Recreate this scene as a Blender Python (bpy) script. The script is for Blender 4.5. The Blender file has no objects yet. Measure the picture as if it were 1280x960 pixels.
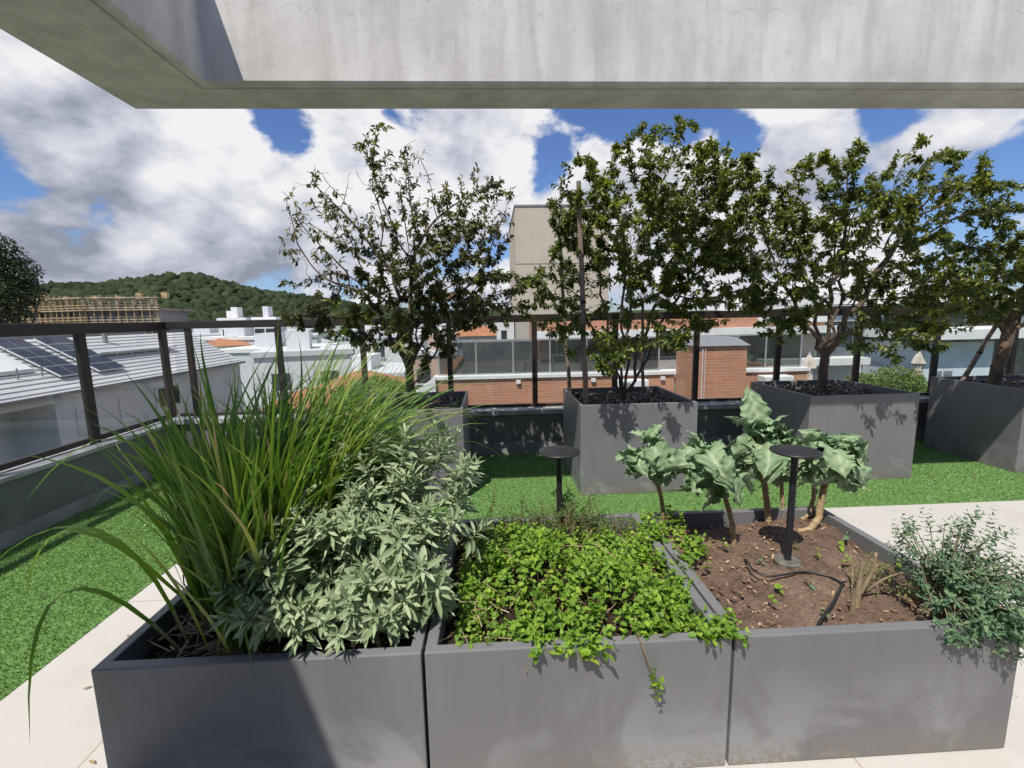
import bpy, math, random
import numpy as np
from mathutils import Vector, Matrix
R = math.radians
random.seed(7); rng = np.random.default_rng(11)
scene = bpy.context.scene
col = scene.collection

# ------------------------------------------------------------------ helpers
class MB:
    """collects geometry, builds it as one mesh object"""
    def __init__(s): s.v = []; s.f = []
    def add(s, v, f):
        o = len(s.v); s.v += [tuple(p) for p in v]; s.f += [tuple(i + o for i in q) for q in f]; return s
    def box(s, x0, x1, y0, y1, z0, z1):
        v = [(x0,y0,z0),(x1,y0,z0),(x1,y1,z0),(x0,y1,z0),(x0,y0,z1),(x1,y0,z1),(x1,y1,z1),(x0,y1,z1)]
        return s.add(v, [(0,3,2,1),(4,5,6,7),(0,1,5,4),(1,2,6,5),(2,3,7,6),(3,0,4,7)])
    def tube(s, pts, rad, n=8, cap=True):
        pts = [Vector(p) for p in pts]; m = len(pts)
        if not hasattr(rad, '__len__'): rad = [rad]*m
        t0 = (pts[1]-pts[0]).normalized()
        a = t0.orthogonal().normalized(); o = len(s.v)
        for i, p in enumerate(pts):
            t = (pts[min(i+1,m-1)]-pts[max(i-1,0)])
            t = t.normalized() if t.length > 1e-9 else t0
            a = (a - t*a.dot(t)); a = a.normalized() if a.length > 1e-6 else t.orthogonal().normalized()
            b = t.cross(a)
            for k in range(n):
                q = 2*math.pi*k/n; s.v.append(tuple(p + (a*math.cos(q)+b*math.sin(q))*rad[i]))
        for i in range(m-1):
            for k in range(n):
                k2 = (k+1) % n
                s.f.append((o+i*n+k, o+i*n+k2, o+(i+1)*n+k2, o+(i+1)*n+k))
        if cap:
            s.f.append(tuple(o+k for k in reversed(range(n)))); s.f.append(tuple(o+(m-1)*n+k for k in range(n)))
        return s
    def lathe(s, prof, c=(0,0,0), n=32):
        o = len(s.v); m = len(prof)
        for r, z in prof:
            for k in range(n):
                q = 2*math.pi*k/n; s.v.append((c[0]+r*math.cos(q), c[1]+r*math.sin(q), c[2]+z))
        for i in range(m-1):
            for k in range(n):
                k2 = (k+1) % n; s.f.append((o+i*n+k, o+i*n+k2, o+(i+1)*n+k2, o+(i+1)*n+k))
        s.f.append(tuple(o+k for k in reversed(range(n)))); s.f.append(tuple(o+(m-1)*n+k for k in range(n)))
        return s
    def build(s, name, mat, parent=None, smooth=False, bevel=0, seg=2):
        return mesh_obj(name, s.v, s.f, mat, parent, smooth, bevel, seg)

def link(o, parent=None):
    col.objects.link(o)
    if parent is not None: o.parent = parent
    return o
def mesh_obj(name, v, f, mat, parent=None, smooth=False, bevel=0, seg=2):
    me = bpy.data.meshes.new(name); me.from_pydata(v, [], f); me.update()
    me.materials.append(mat)
    if smooth: me.polygons.foreach_set('use_smooth', [True]*len(me.polygons))
    o = link(bpy.data.objects.new(name, me), parent)
    if bevel:
        b = o.modifiers.new('bevel', 'BEVEL'); b.width = bevel; b.segments = seg; b.limit_method = 'ANGLE'; b.angle_limit = R(40)
    return o
def np_mesh(name, V, F, mat, parent=None, smooth=False):
    """V (n,3), F (m,k) all faces with k corners"""
    me = bpy.data.meshes.new(name); n, (m, k) = len(V), F.shape
    me.vertices.add(n); me.vertices.foreach_set('co', np.ascontiguousarray(V, dtype=np.float32).ravel())
    me.loops.add(m*k); me.loops.foreach_set('vertex_index', np.ascontiguousarray(F, dtype=np.int32).ravel())
    me.polygons.add(m); me.polygons.foreach_set('loop_start', np.arange(0, m*k, k, dtype=np.int32))
    me.update(calc_edges=True); me.validate()
    if smooth: me.polygons.foreach_set('use_smooth', np.ones(m, dtype=bool))
    me.materials.append(mat)
    return link(bpy.data.objects.new(name, me), parent)
def tag(o, label=None, cat=None, group=None, kind=None):
    if label: o['label'] = label
    if cat: o['category'] = cat
    if group: o['group'] = group
    if kind: o['kind'] = kind
    return o
def thing(name, loc, label, cat, group=None):
    o = link(bpy.data.objects.new(name, None)); o.location = loc; o.empty_display_size = .1
    tag(o, label, cat, group); return o
def adopt(root, *objs):
    """parent world-space parts under a thing that stands elsewhere"""
    inv = Matrix.Translation(root.location).inverted()
    for o in objs: o.parent = root; o.matrix_parent_inverse = inv
    return objs[0] if objs else None
def nrm(a): return a/np.maximum(np.linalg.norm(a, axis=-1, keepdims=True), 1e-9)
def randdir(n):
    return nrm(rng.normal(size=(n, 3)))

# ------------------------------------------------------------------ materials
def newmat(name):
    m = bpy.data.materials.new(name); m.use_nodes = True
    nt = m.node_tree; b = nt.nodes['Principled BSDF']; return m, nt, b
def N(nt, t, **kw):
    n = nt.nodes.new(t)
    for k, v in kw.items():
        if k.startswith('i_'): n.inputs[k[2:].replace('_', ' ')].default_value = v
        elif k.startswith('n_'): n.inputs[int(k[2:])].default_value = v
        else: setattr(n, k, v)
    return n
def ramp(nt, stops, fac=None, interp='LINEAR'):
    r = nt.nodes.new('ShaderNodeValToRGB'); cr = r.color_ramp; cr.interpolation = interp
    while len(cr.elements) < len(stops): cr.elements.new(.5)
    for e, (p, c) in zip(cr.elements, stops):
        e.position = p; e.color = (c[0], c[1], c[2], 1) if hasattr(c, '__len__') else (c, c, c, 1)
    if fac is not None: nt.links.new(fac, r.inputs[0])
    return r
def noise(nt, scale, detail=4, rough=.6, coord='Object', stretch=None, dist=0):
    tc = nt.nodes.new('ShaderNodeTexCoord'); n = N(nt, 'ShaderNodeTexNoise')
    n.inputs['Scale'].default_value = scale; n.inputs['Detail'].default_value = detail; n.inputs['Roughness'].default_value = rough
    n.inputs['Distortion'].default_value = dist
    if stretch:
        mp = nt.nodes.new('ShaderNodeMapping'); mp.inputs['Scale'].default_value = stretch
        nt.links.new(tc.outputs[coord], mp.inputs[0]); nt.links.new(mp.outputs[0], n.inputs['Vector'])
    else: nt.links.new(tc.outputs[coord], n.inputs['Vector'])
    return n.outputs['Fac']
def bump(nt, b, h, strength=.3, dist=.01):
    n = nt.nodes.new('ShaderNodeBump'); n.inputs['Strength'].default_value = strength; n.inputs['Distance'].default_value = dist
    nt.links.new(h, n.inputs['Height']); nt.links.new(n.outputs[0], b.inputs['Normal'])
def simple(name, c, rough=.6, var=.25, scale=6, metal=0, bmp=0, bscale=60, stretch=None, spec=.5):
    m, nt, b = newmat(name)
    f = noise(nt, scale, stretch=stretch)
    lo = tuple(x*(1-var) for x in c); hi = tuple(min(1, x*(1+var)) for x in c)
    nt.links.new(ramp(nt, [(.3, lo), (.7, hi)], f).outputs[0], b.inputs['Base Color'])
    b.inputs['Roughness'].default_value = rough; b.inputs['Metallic'].default_value = metal
    b.inputs['Specular IOR Level'].default_value = spec
    if bmp: bump(nt, b, noise(nt, bscale), bmp)
    return m
def mixcol(nt, fac, a, b_):
    n = nt.nodes.new('ShaderNodeMix'); n.data_type = 'RGBA'
    for sock, v in ((n.inputs[0], fac), (n.inputs[6], a), (n.inputs[7], b_)):
        if hasattr(v, 'node'): nt.links.new(v, sock)
        elif hasattr(v, '__len__'): sock.default_value = (v[0], v[1], v[2], 1)
        else: sock.default_value = v
    return n.outputs[2]
def math_(nt, op, a, b_=None, c=None):
    n = nt.nodes.new('ShaderNodeMath'); n.operation = op
    for i, v in enumerate((a, b_, c)):
        if v is None: continue
        if hasattr(v, 'node'): nt.links.new(v, n.inputs[i])
        else: n.inputs[i].default_value = v
    return n.outputs[0]
def leafmat(name, stops, rough=.45, trans=.3, tip=False, clump=.4, cscale=3, spec=.4):
    m, nt, b = newmat(name)
    g = nt.nodes.new('ShaderNodeNewGeometry')
    f = noise(nt, cscale, 2)
    f2 = math_(nt, 'MULTIPLY_ADD', math_(nt, 'SUBTRACT', f, .5), clump*3, .5)
    mix = math_(nt, 'ADD', math_(nt, 'MULTIPLY', g.outputs['Random Per Island'], 1-clump), math_(nt, 'MULTIPLY', f2, clump))
    c = ramp(nt, stops, mix)
    cc = c.outputs[0]
    if tip:                                                       # withered ends on some of the blades
        at = nt.nodes.new('ShaderNodeAttribute'); at.attribute_name = 'along'
        w1 = math_(nt, 'FRACT', math_(nt, 'MULTIPLY', g.outputs['Random Per Island'], 37.3))
        lim = math_(nt, 'MULTIPLY_ADD', w1, 1.6, .72)
        cc = mixcol(nt, math_(nt, 'MULTIPLY', math_(nt, 'SUBTRACT', at.outputs['Fac'], lim, ), 9), cc, (.46,.35,.18))
        nt.nodes[-1].clamp_factor = True
        st = math_(nt, 'LESS_THAN', at.outputs['Fac'], .10); cc = mixcol(nt, math_(nt, 'MULTIPLY', st, .6), cc, (.36,.33,.18))
    nt.links.new(cc, b.inputs['Base Color'])
    b.inputs['Roughness'].default_value = rough; b.inputs['Specular IOR Level'].default_value = spec
    t = nt.nodes.new('ShaderNodeBsdfTranslucent')
    hs = N(nt, 'ShaderNodeHueSaturation'); hs.inputs['Saturation'].default_value = 1.15; hs.inputs['Value'].default_value = 1.3
    hs.inputs['Hue'].default_value = .485
    nt.links.new(cc, hs.inputs['Color']); nt.links.new(hs.outputs[0], t.inputs['Color'])
    mx = nt.nodes.new('ShaderNodeMixShader'); mx.inputs[0].default_value = trans
    out = nt.nodes['Material Output']
    nt.links.new(b.outputs[0], mx.inputs[1]); nt.links.new(t.outputs[0], mx.inputs[2]); nt.links.new(mx.outputs[0], out.inputs['Surface'])
    return m
def glassmat(name, tint=(.9,.95,.95), refl=.12, solid=.0, solidc=(.5,.55,.55)):
    """thin architectural pane: mostly see-through, a little mirror, a little dust"""
    m, nt, b = newmat(name)
    tr = nt.nodes.new('ShaderNodeBsdfTransparent'); tr.inputs[0].default_value = (*tint, 1)
    gl = nt.nodes.new('ShaderNodeBsdfGlossy'); gl.inputs['Roughness'].default_value = .03
    lw = nt.nodes.new('ShaderNodeLayerWeight'); lw.inputs[0].default_value = .5
    fz = math_(nt, 'MULTIPLY_ADD', math_(nt, 'POWER', lw.outputs['Facing'], 5), refl*5, .035)
    m1 = nt.nodes.new('ShaderNodeMixShader'); nt.links.new(fz, m1.inputs[0])
    nt.links.new(tr.outputs[0], m1.inputs[1]); nt.links.new(gl.outputs[0], m1.inputs[2])
    df = nt.nodes.new('ShaderNodeBsdfDiffuse'); df.inputs[0].default_value = (*solidc, 1)
    m2 = nt.nodes.new('ShaderNodeMixShader')
    nt.links.new(math_(nt, 'MULTIPLY', noise(nt, 2.5, 5, stretch=(1,1,.4)), solid*2), m2.inputs[0])
    nt.links.new(m1.outputs[0], m2.inputs[1]); nt.links.new(df.outputs[0], m2.inputs[2])
    nt.links.new(m2.outputs[0], nt.nodes['Material Output'].inputs['Surface'])
    return m

# concrete with form joints, cloudy stains and pin holes
def concrete():
    m, nt, b = newmat('cast concrete')
    big = noise(nt, 1.3, 6, .62); fine = noise(nt, 22, 5, .7); streak = noise(nt, 3, 4, .6, stretch=(3.2, 3.2, .5)); hole = noise(nt, 70, 2, .5)
    c = ramp(nt, [(.28, (.46,.445,.43)), (.5, (.60,.585,.57)), (.75, (.71,.695,.68))], big).outputs[0]
    c = mixcol(nt, ramp(nt, [(.42, 0), (.72, .55)], streak).outputs[0], c, (.36,.345,.32))
    c = mixcol(nt, ramp(nt, [(.55, 0), (.75, .35)], fine).outputs[0], c, (.30,.29,.27))
    c = mixcol(nt, ramp(nt, [(.70, 0), (.74, .6)], hole).outputs[0], c, (.2,.195,.185))
    tc = nt.nodes.new('ShaderNodeTexCoord'); sx = nt.nodes.new('ShaderNodeSeparateXYZ'); nt.links.new(tc.outputs['Object'], sx.inputs[0])
    wob = math_(nt, 'MULTIPLY', noise(nt, 6, 3), .02)
    fr = math_(nt, 'FRACT', math_(nt, 'DIVIDE', math_(nt, 'ADD', math_(nt, 'ADD', sx.outputs[0], wob), 20.18), 1.22))
    line = math_(nt, 'LESS_THAN', fr, .0035)
    line = math_(nt, 'MULTIPLY', line, ramp(nt, [(.45, 0), (.55, 1)], noise(nt, 2.2, 2)).outputs[0])
    c = mixcol(nt, math_(nt, 'MULTIPLY', line, .5), c, (.16,.155,.15))
    # scalloped trowel marks near the top of the lift
    u = math_(nt, 'SUBTRACT', math_(nt, 'FRACT', math_(nt, 'MULTIPLY', math_(nt, 'ADD', sx.outputs[0], wob), 7.2)), .5)
    arc = math_(nt, 'SUBTRACT', 2.845, math_(nt, 'MULTIPLY', math_(nt, 'MULTIPLY', u, u), .16))
    dz = math_(nt, 'ABSOLUTE', math_(nt, 'SUBTRACT', sx.outputs[2], arc))
    al = math_(nt, 'MULTIPLY', math_(nt, 'LESS_THAN', dz, .0035), ramp(nt, [(.46, 0), (.6, 1)], noise(nt, 2.9, 3)).outputs[0])
    c = mixcol(nt, math_(nt, 'MULTIPLY', al, .24), c, (.22,.215,.205))
    nt.links.new(c, b.inputs['Base Color']); b.inputs['Roughness'].default_value = .88; b.inputs['Specular IOR Level'].default_value = .25
    bump(nt, b, math_(nt, 'ADD', fine, math_(nt, 'MULTIPLY', big, 1.5)), .25, .006)
    return m
M = {}
M['concrete'] = concrete()

def floor_mat():
    m, nt, b = newmat('porcelain floor tile')
    tc = nt.nodes.new('ShaderNodeTexCoord'); mp = nt.nodes.new('ShaderNodeMapping'); mp.inputs['Location'].default_value = (.12, .23, 0)
    nt.links.new(tc.outputs['Object'], mp.inputs[0])
    br = nt.nodes.new('ShaderNodeTexBrick'); br.offset = 0; br.squash = 1
    br.inputs['Scale'].default_value = 1; br.inputs['Mortar Size'].default_value = .0032; br.inputs['Mortar Smooth'].default_value = 0
    br.inputs['Brick Width'].default_value = 1.2; br.inputs['Row Height'].default_value = 1.2
    br.inputs['Color1'].default_value = (.50,.485,.46,1); br.inputs['Color2'].default_value = (.485,.47,.445,1); br.inputs['Mortar'].default_value = (.36,.31,.24,1)
    nt.links.new(mp.outputs[0], br.inputs['Vector'])
    d = noise(nt, 4, 6, .65); d2 = noise(nt, 60, 3)
    c = mixcol(nt, ramp(nt, [(.48, 0), (.72, .45)], d).outputs[0], br.outputs['Color'], (.40,.37,.325))
    c = mixcol(nt, ramp(nt, [(.68, 0), (.74, .35)], d2).outputs[0], c, (.36,.33,.29))
    nt.links.new(c, b.inputs['Base Color']); b.inputs['Roughness'].default_value = .6; b.inputs['Specular IOR Level'].default_value = .3
    bump(nt, b, noise(nt, 90), .08, .003)
    return m
M['floor'] = floor_mat()

def planter_mat(name='graphite painted planter', dark=(.158,.160,.168), stain=(.31,.32,.335)):
    m, nt, b = newmat(name)
    big = noise(nt, 1.7, 4, .55); sm = noise(nt, 2.6, 5, .6, dist=.8); fine = noise(nt, 160, 2); scr = noise(nt, 30, 3, stretch=(1,1,.08))
    c = ramp(nt, [(.3, tuple(x*.92 for x in dark)), (.7, tuple(x*1.12 for x in dark))], big).outputs[0]
    tc = nt.nodes.new('ShaderNodeTexCoord'); sx = nt.nodes.new('ShaderNodeSeparateXYZ'); nt.links.new(tc.outputs['Object'], sx.inputs[0])
    low = N(nt, 'ShaderNodeMapRange'); low.inputs['From Min'].default_value = .34; low.inputs['From Max'].default_value = .02
    low.inputs['To Min'].default_value = .0; low.inputs['To Max'].default_value = .8; nt.links.new(sx.outputs[2], low.inputs['Value'])
    f = math_(nt, 'MULTIPLY', ramp(nt, [(.47, 0), (.60, 1)], sm).outputs[0], low.outputs[0])
    c = mixcol(nt, f, c, stain)                                   # dried splash and dust marks
    c = mixcol(nt, ramp(nt, [(.6, 0), (.8, .35)], fine).outputs[0], c, tuple(x*1.5 for x in dark))
    c = mixcol(nt, ramp(nt, [(.62, 0), (.72, .18)], scr).outputs[0], c, tuple(x*1.9 for x in dark))
    run = noise(nt, 5, 4, .65, stretch=(2.2, 2.2, .22)); spl = noise(nt, 55, 4, .7)
    c = mixcol(nt, ramp(nt, [(.55, 0), (.70, .22)], run).outputs[0], c, tuple(x*1.45 for x in dark))    # dried water runs
    c = mixcol(nt, ramp(nt, [(.58, 0), (.68, .18)], noise(nt, 8, 4, .6, stretch=(3, 3, .15))).outputs[0], c, tuple(x*.62 for x in dark))
    foot = N(nt, 'ShaderNodeMapRange'); foot.inputs['From Min'].default_value = .10; foot.inputs['From Max'].default_value = .0; nt.links.new(sx.outputs[2], foot.inputs['Value'])
    c = mixcol(nt, math_(nt, 'MULTIPLY', ramp(nt, [(.44, 0), (.56, .8)], spl).outputs[0], foot.outputs[0]), c, (.21,.17,.13))   # soil splash at the foot
    nt.links.new(c, b.inputs['Base Color'])
    nt.links.new(ramp(nt, [(.3, .34), (.7, .54)], sm).outputs[0], b.inputs['Roughness'])
    b.inputs['Specular IOR Level'].default_value = .42
    bump(nt, b, noise(nt, 260, 2), .1, .0015)
    return m
M['planter'] = planter_mat()
M['skyscreen'] = simple('dark facade render', (.16,.155,.15), .8, .2, 3)
M['wallgrey'] = planter_mat('dark grey wall cladding', (.15,.15,.157), (.22,.22,.225))
M['curb'] = simple('grey rendered base', (.27,.27,.27), .8, .2, 5, bmp=.2)
M['plate'] = simple('dull galvanised plate', (.12,.115,.10), .6, .5, 30)
M['cap'] = simple('aluminium coping', (.33,.33,.34), .5, .3, 7, spec=.5)
M['rail'] = simple('dark bronze rail paint', (.024,.017,.015), .5, .3, 9, bmp=.05)
M['black'] = simple('black powder coat', (.018,.018,.021), .42, .3, 12, bmp=.05, bscale=200)
M['glass'] = glassmat('balustrade glass', (.93,.96,.96), solid=.02, solidc=(.6,.64,.68))
M['bark'] = simple('mottled brown bark', (.115,.082,.06), .85, .55, 16, bmp=.6, bscale=50, stretch=(1,1,.45))
M['bark2'] = simple('grey brown bark', (.105,.085,.068), .85, .5, 16, bmp=.6, bscale=50)
M['stake'] = simple('weathered timber stake', (.20,.155,.12), .85, .4, 12, bmp=.4, stretch=(6,6,.6))
def soil_mat(name, a, b_, c_):
    m, nt, b = newmat(name)
    f1 = noise(nt, 9, 6, .7); f2 = noise(nt, 70, 5, .75)
    c = ramp(nt, [(.3, a), (.55, b_), (.8, c_)], f1).outputs[0]
    c = mixcol(nt, ramp(nt, [(.45, 0), (.7, .8)], f2).outputs[0], c, tuple(x*.35 for x in a))
    c = mixcol(nt, ramp(nt, [(.66, 0), (.70, .9)], noise(nt, 48, 3, .6)).outputs[0], c, tuple(min(1, x*1.9) for x in c_))
    nt.links.new(c, b.inputs['Base Color']); b.inputs['Roughness'].default_value = .95; b.inputs['Specular IOR Level'].default_value = .15
    bump(nt, b, math_(nt, 'ADD', f2, math_(nt, 'MULTIPLY', f1, 2)), .9, .02)
    return m
M['soil'] = soil_mat('brown garden soil', (.15,.098,.072), (.25,.172,.128), (.33,.245,.19))
M['soildark'] = soil_mat('dark potting soil', (.035,.024,.018), (.055,.038,.028), (.09,.065,.05))
M['chip'] = leafmat('bark chips', [(0,(.06,.045,.035)), (.5,(.14,.115,.10)), (1,(.27,.24,.21))], .9, .0, clump=.1)
M['woodchip'] = leafmat('pale chips in soil', [(0,(.12,.07,.045)), (.6,(.30,.19,.11)), (1,(.5,.36,.24))], .9, .0, clump=.1)
M['straw'] = leafmat('dry straw', [(0,(.16,.10,.06)), (.6,(.34,.25,.15)), (1,(.5,.41,.28))], .8, .1, clump=.1)
M['litter'] = leafmat('dry fallen leaves', [(0,(.10,.06,.03)), (.6,(.28,.20,.09)), (1,(.42,.36,.12))], .8, .1, clump=.1)
M['turfbase'] = simple('turf backing', (.10,.21,.05), .95, .4, 40)
M['turf'] = leafmat('artificial turf blades', [(0,(.14,.25,.085)), (.5,(.18,.315,.11)), (.85,(.215,.36,.13)), (1,(.32,.42,.18))], .5, .25, clump=.2, cscale=2)
M['treeleaf'] = leafmat('dark glossy tree leaf', [(0,(.034,.058,.020)), (.34,(.068,.105,.028)), (.56,(.135,.18,.038)), (.76,(.25,.29,.05)), (.92,(.36,.38,.06)), (1,(.45,.27,.06))], .38, .34, clump=.5, cscale=2.6, spec=.5)
M['youngleaf'] = leafmat('young yellow green leaf', [(0,(.15,.22,.04)), (.5,(.27,.34,.05)), (.9,(.42,.42,.07)), (1,(.46,.28,.07))], .42, .4, clump=.2, cscale=4, spec=.4)
M['treeleafdry'] = leafmat('olive tree leaf', [(0,(.032,.042,.02)), (.42,(.072,.085,.03)), (.66,(.15,.16,.042)), (.86,(.29,.28,.06)), (1,(.34,.21,.09))], .45, .3, clump=.5, cscale=2.6, spec=.45)
M['lemongrass'] = leafmat('lemongrass blade', [(0,(.06,.15,.03)), (.45,(.12,.24,.045)), (.75,(.22,.35,.065)), (.94,(.38,.43,.12)), (1,(.46,.37,.18))], .42, .42, clump=.15, cscale=2, tip=True)
M['sage'] = leafmat('felted sage leaf', [(0,(.17,.235,.12)), (.5,(.30,.385,.225)), (.9,(.45,.52,.34)), (1,(.48,.46,.24))], .8, .22, clump=.25, cscale=5, spec=.15)
M['sagestem'] = simple('sage stem', (.20,.19,.11), .85, .3, 20)
M['mint'] = leafmat('bright mint leaf', [(0,(.08,.17,.025)), (.5,(.16,.30,.036)), (.80,(.27,.42,.05)), (.96,(.48,.52,.06)), (1,(.65,.56,.06))], .5, .32, clump=.3, cscale=4, spec=.3)
M['herb'] = leafmat('small dark herb leaf', [(0,(.05,.10,.028)), (.6,(.10,.18,.045)), (.9,(.17,.24,.08)), (1,(.30,.22,.20))], .6, .25, clump=.35, cscale=6)
M['rue'] = leafmat('blue green leaf', [(0,(.065,.13,.075)), (.5,(.11,.20,.11)), (.85,(.18,.28,.13)), (1,(.34,.38,.09))], .6, .25, clump=.3, cscale=5, spec=.25)
M['mintstem'] = simple('thin brown stem', (.22,.14,.08), .8, .35, 20)
def kale_mat():
    m, nt, b = newmat('blue green kale leaf')
    g = nt.nodes.new('ShaderNodeNewGeometry')
    at = nt.nodes.new('ShaderNodeAttribute'); at.attribute_name = 'vein'
    c = ramp(nt, [(0, (.13,.22,.11)), (.5, (.22,.335,.185)), (1, (.33,.44,.25))], math_(nt, 'ADD', math_(nt, 'MULTIPLY', g.outputs['Random Per Island'], .6), math_(nt, 'MULTIPLY', noise(nt, 14), .4))).outputs[0]
    c = mixcol(nt, math_(nt, 'MULTIPLY', at.outputs['Fac'], .75), c, (.50,.58,.36))
    nt.links.new(c, b.inputs['Base Color']); b.inputs['Roughness'].default_value = .55; b.inputs['Specular IOR Level'].default_value = .35
    bump(nt, b, noise(nt, 55, 3), .5, .01)
    t = nt.nodes.new('ShaderNodeBsdfTranslucent'); nt.links.new(c, t.inputs[0])
    mx = nt.nodes.new('ShaderNodeMixShader'); mx.inputs[0].default_value = .22
    nt.links.new(b.outputs[0], mx.inputs[1]); nt.links.new(t.outputs[0], mx.inputs[2]); nt.links.new(mx.outputs[0], nt.nodes['Material Output'].inputs['Surface'])
    return m
M['kale'] = kale_mat()
def kale_stem_mat():
    m, nt, b = newmat('ringed kale stalk')
    f = noise(nt, 18, 4, .6, stretch=(1,1,2.5))
    tc = nt.nodes.new('ShaderNodeTexCoord'); w = nt.nodes.new('ShaderNodeTexWave'); w.bands_direction = 'Z'; w.inputs['Scale'].default_value = 16; w.inputs['Distortion'].default_value = 9
    nt.links.new(tc.outputs['Object'], w.inputs['Vector'])
    c = ramp(nt, [(.3, (.25,.17,.09)), (.6, (.40,.30,.17)), (.8, (.34,.33,.16))], f).outputs[0]
    c = mixcol(nt, ramp(nt, [(.6, 0), (1, .3)], w.outputs['Fac']).outputs[0], c, (.15,.10,.06))
    nt.links.new(c, b.inputs['Base Color']); b.inputs['Roughness'].default_value = .8; bump(nt, b, w.outputs['Fac'], .25, .004)
    return m
M['kalestem'] = kale_stem_mat()
M['stumpwood'] = simple('peeled pale shrub wood', (.22,.165,.105), .85, .5, 22, bmp=.4, stretch=(1,1,.4))
def brick_mat(name, scale=1.0):
    m, nt, b = newmat(name)
    tc = nt.nodes.new('ShaderNodeTexCoord'); sx = nt.nodes.new('ShaderNodeSeparateXYZ'); nt.links.new(tc.outputs['Object'], sx.inputs[0])
    cb = nt.nodes.new('ShaderNodeCombineXYZ'); nt.links.new(math_(nt, 'ADD', sx.outputs[0], sx.outputs[1]), cb.inputs[0]); nt.links.new(sx.outputs[2], cb.inputs[1])
    br = nt.nodes.new('ShaderNodeTexBrick'); br.inputs['Scale'].default_value = scale
    br.inputs['Brick Width'].default_value = .25; br.inputs['Row Height'].default_value = .068; br.inputs['Mortar Size'].default_value = .007
    br.inputs['Color1'].default_value = (.54,.225,.115,1); br.inputs['Color2'].default_value = (.43,.17,.09,1); br.inputs['Mortar'].default_value = (.42,.32,.26,1)
    nt.links.new(cb.outputs[0], br.inputs['Vector'])
    c = mixcol(nt, ramp(nt, [(.45, 0), (.75, .4)], noise(nt, 1.2, 5)).outputs[0], br.outputs['Color'], (.42,.22,.15))
    nt.links.new(c, b.inputs['Base Color']); b.inputs['Roughness'].default_value = .85; bump(nt, b, br.outputs['Fac'], -.3, .01)
    return m
M['brick'] = brick_mat('red brick wall')
def render_wall(name, c, dirt=.3):
    m, nt, b = newmat(name)
    f = noise(nt, .7, 5, .6); s = noise(nt, 1.6, 4, .6, stretch=(2.5, 2.5, .25))
    k = ramp(nt, [(.3, tuple(x*.9 for x in c)), (.7, c)], f).outputs[0]
    k = mixcol(nt, ramp(nt, [(.5, 0), (.75, dirt)], s).outputs[0], k, tuple(x*.55 for x in c))
    nt.links.new(k, b.inputs['Base Color']); b.inputs['Roughness'].default_value = .85; b.inputs['Specular IOR Level'].default_value = .2
    return m
M['white'] = render_wall('white painted render', (.74,.74,.73))
M['palegrey'] = render_wall('pale grey render', (.62,.62,.65))
M['midgrey'] = render_wall('mid grey render', (.24,.24,.26))
M['beige'] = render_wall('beige render', (.50,.44,.365), .15)
M['cream'] = render_wall('cream render', (.60,.53,.40))
M['bluewall'] = render_wall('light blue render', (.60,.68,.74), .1)
M['pink'] = render_wall('dusty pink render', (.52,.36,.30))
M['green'] = render_wall('pale green render', (.36,.45,.38))
M['darkwin'] = simple('dark window glass', (.03,.035,.04), .08, .3, 3, spec=.6)
M['greywin'] = simple('grey window glass', (.13,.15,.17), .1, .3, 2, spec=.6)
M['frame'] = simple('white aluminium frame', (.62,.63,.64), .4, .1, 4)
M['steel'] = simple('brushed steel post', (.42,.42,.43), .35, .2, 8, metal=.4)
M['deckdark'] = simple('brown grey deck', (.22,.19,.17), .8, .3, 3)  # dull brown grey tone of the roof terrace deck
M['smokeglass'] = glassmat('smoked balustrade glass', (.50,.53,.52), solid=.05, solidc=(.25,.28,.29))
def tile_mat():
    m, nt, b = newmat('terracotta roof tiles')
    tc = nt.nodes.new('ShaderNodeTexCoord'); w = nt.nodes.new('ShaderNodeTexWave'); w.bands_direction = 'X'; w.inputs['Scale'].default_value = 2.2; w.inputs['Distortion'].default_value = .3
    nt.links.new(tc.outputs['Object'], w.inputs['Vector'])
    c = ramp(nt, [(.3, (.36,.13,.06)), (.7, (.52,.22,.11))], noise(nt, 2.2, 5)).outputs[0]
    c = mixcol(nt, ramp(nt, [(.0, .5), (.35, 0)], w.outputs['Fac']).outputs[0], c, (.2,.075,.04))
    nt.links.new(c, b.inputs['Base Color']); b.inputs['Roughness'].default_value = .85; bump(nt, b, w.outputs['Fac'], .5, .05)
    return m
M['tile'] = tile_mat()
def seam_mat():
    m, nt, b = newmat('ribbed metal roofing')
    f = noise(nt, 1.2, 5, stretch=(1, .25, 1))
    nt.links.new(ramp(nt, [(.3, (.43,.43,.45)), (.7, (.55,.55,.56))], f).outputs[0], b.inputs['Base Color'])
    b.inputs['Roughness'].default_value = .5; return m
M['metalroof'] = seam_mat()
def solar_mat():
    m, nt, b = newmat('solar cells')
    tc = nt.nodes.new('ShaderNodeTexCoord'); br = nt.nodes.new('ShaderNodeTexBrick'); br.offset = 0
    br.inputs['Scale'].default_value = 1; br.inputs['Brick Width'].default_value = .055; br.inputs['Row Height'].default_value = .055; br.inputs['Mortar Size'].default_value = .0012
    br.inputs['Color1'].default_value = (.016,.020,.045,1); br.inputs['Color2'].default_value = (.020,.026,.056,1); br.inputs['Mortar'].default_value = (.10,.11,.14,1)
    nt.links.new(tc.outputs['Object'], br.inputs['Vector']); nt.links.new(br.outputs['Color'], b.inputs['Base Color'])
    b.inputs['Roughness'].default_value = .3; b.inputs['Specular IOR Level'].default_value = .15; return m
M['solar'] = solar_mat()
M['scaffold'] = simple('yellow formwork timber', (.38,.27,.15), .8, .45, 1.5)
M['scaffoldpale'] = simple('weathered formwork board', (.42,.35,.26), .8, .35, 1.2)
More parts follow.
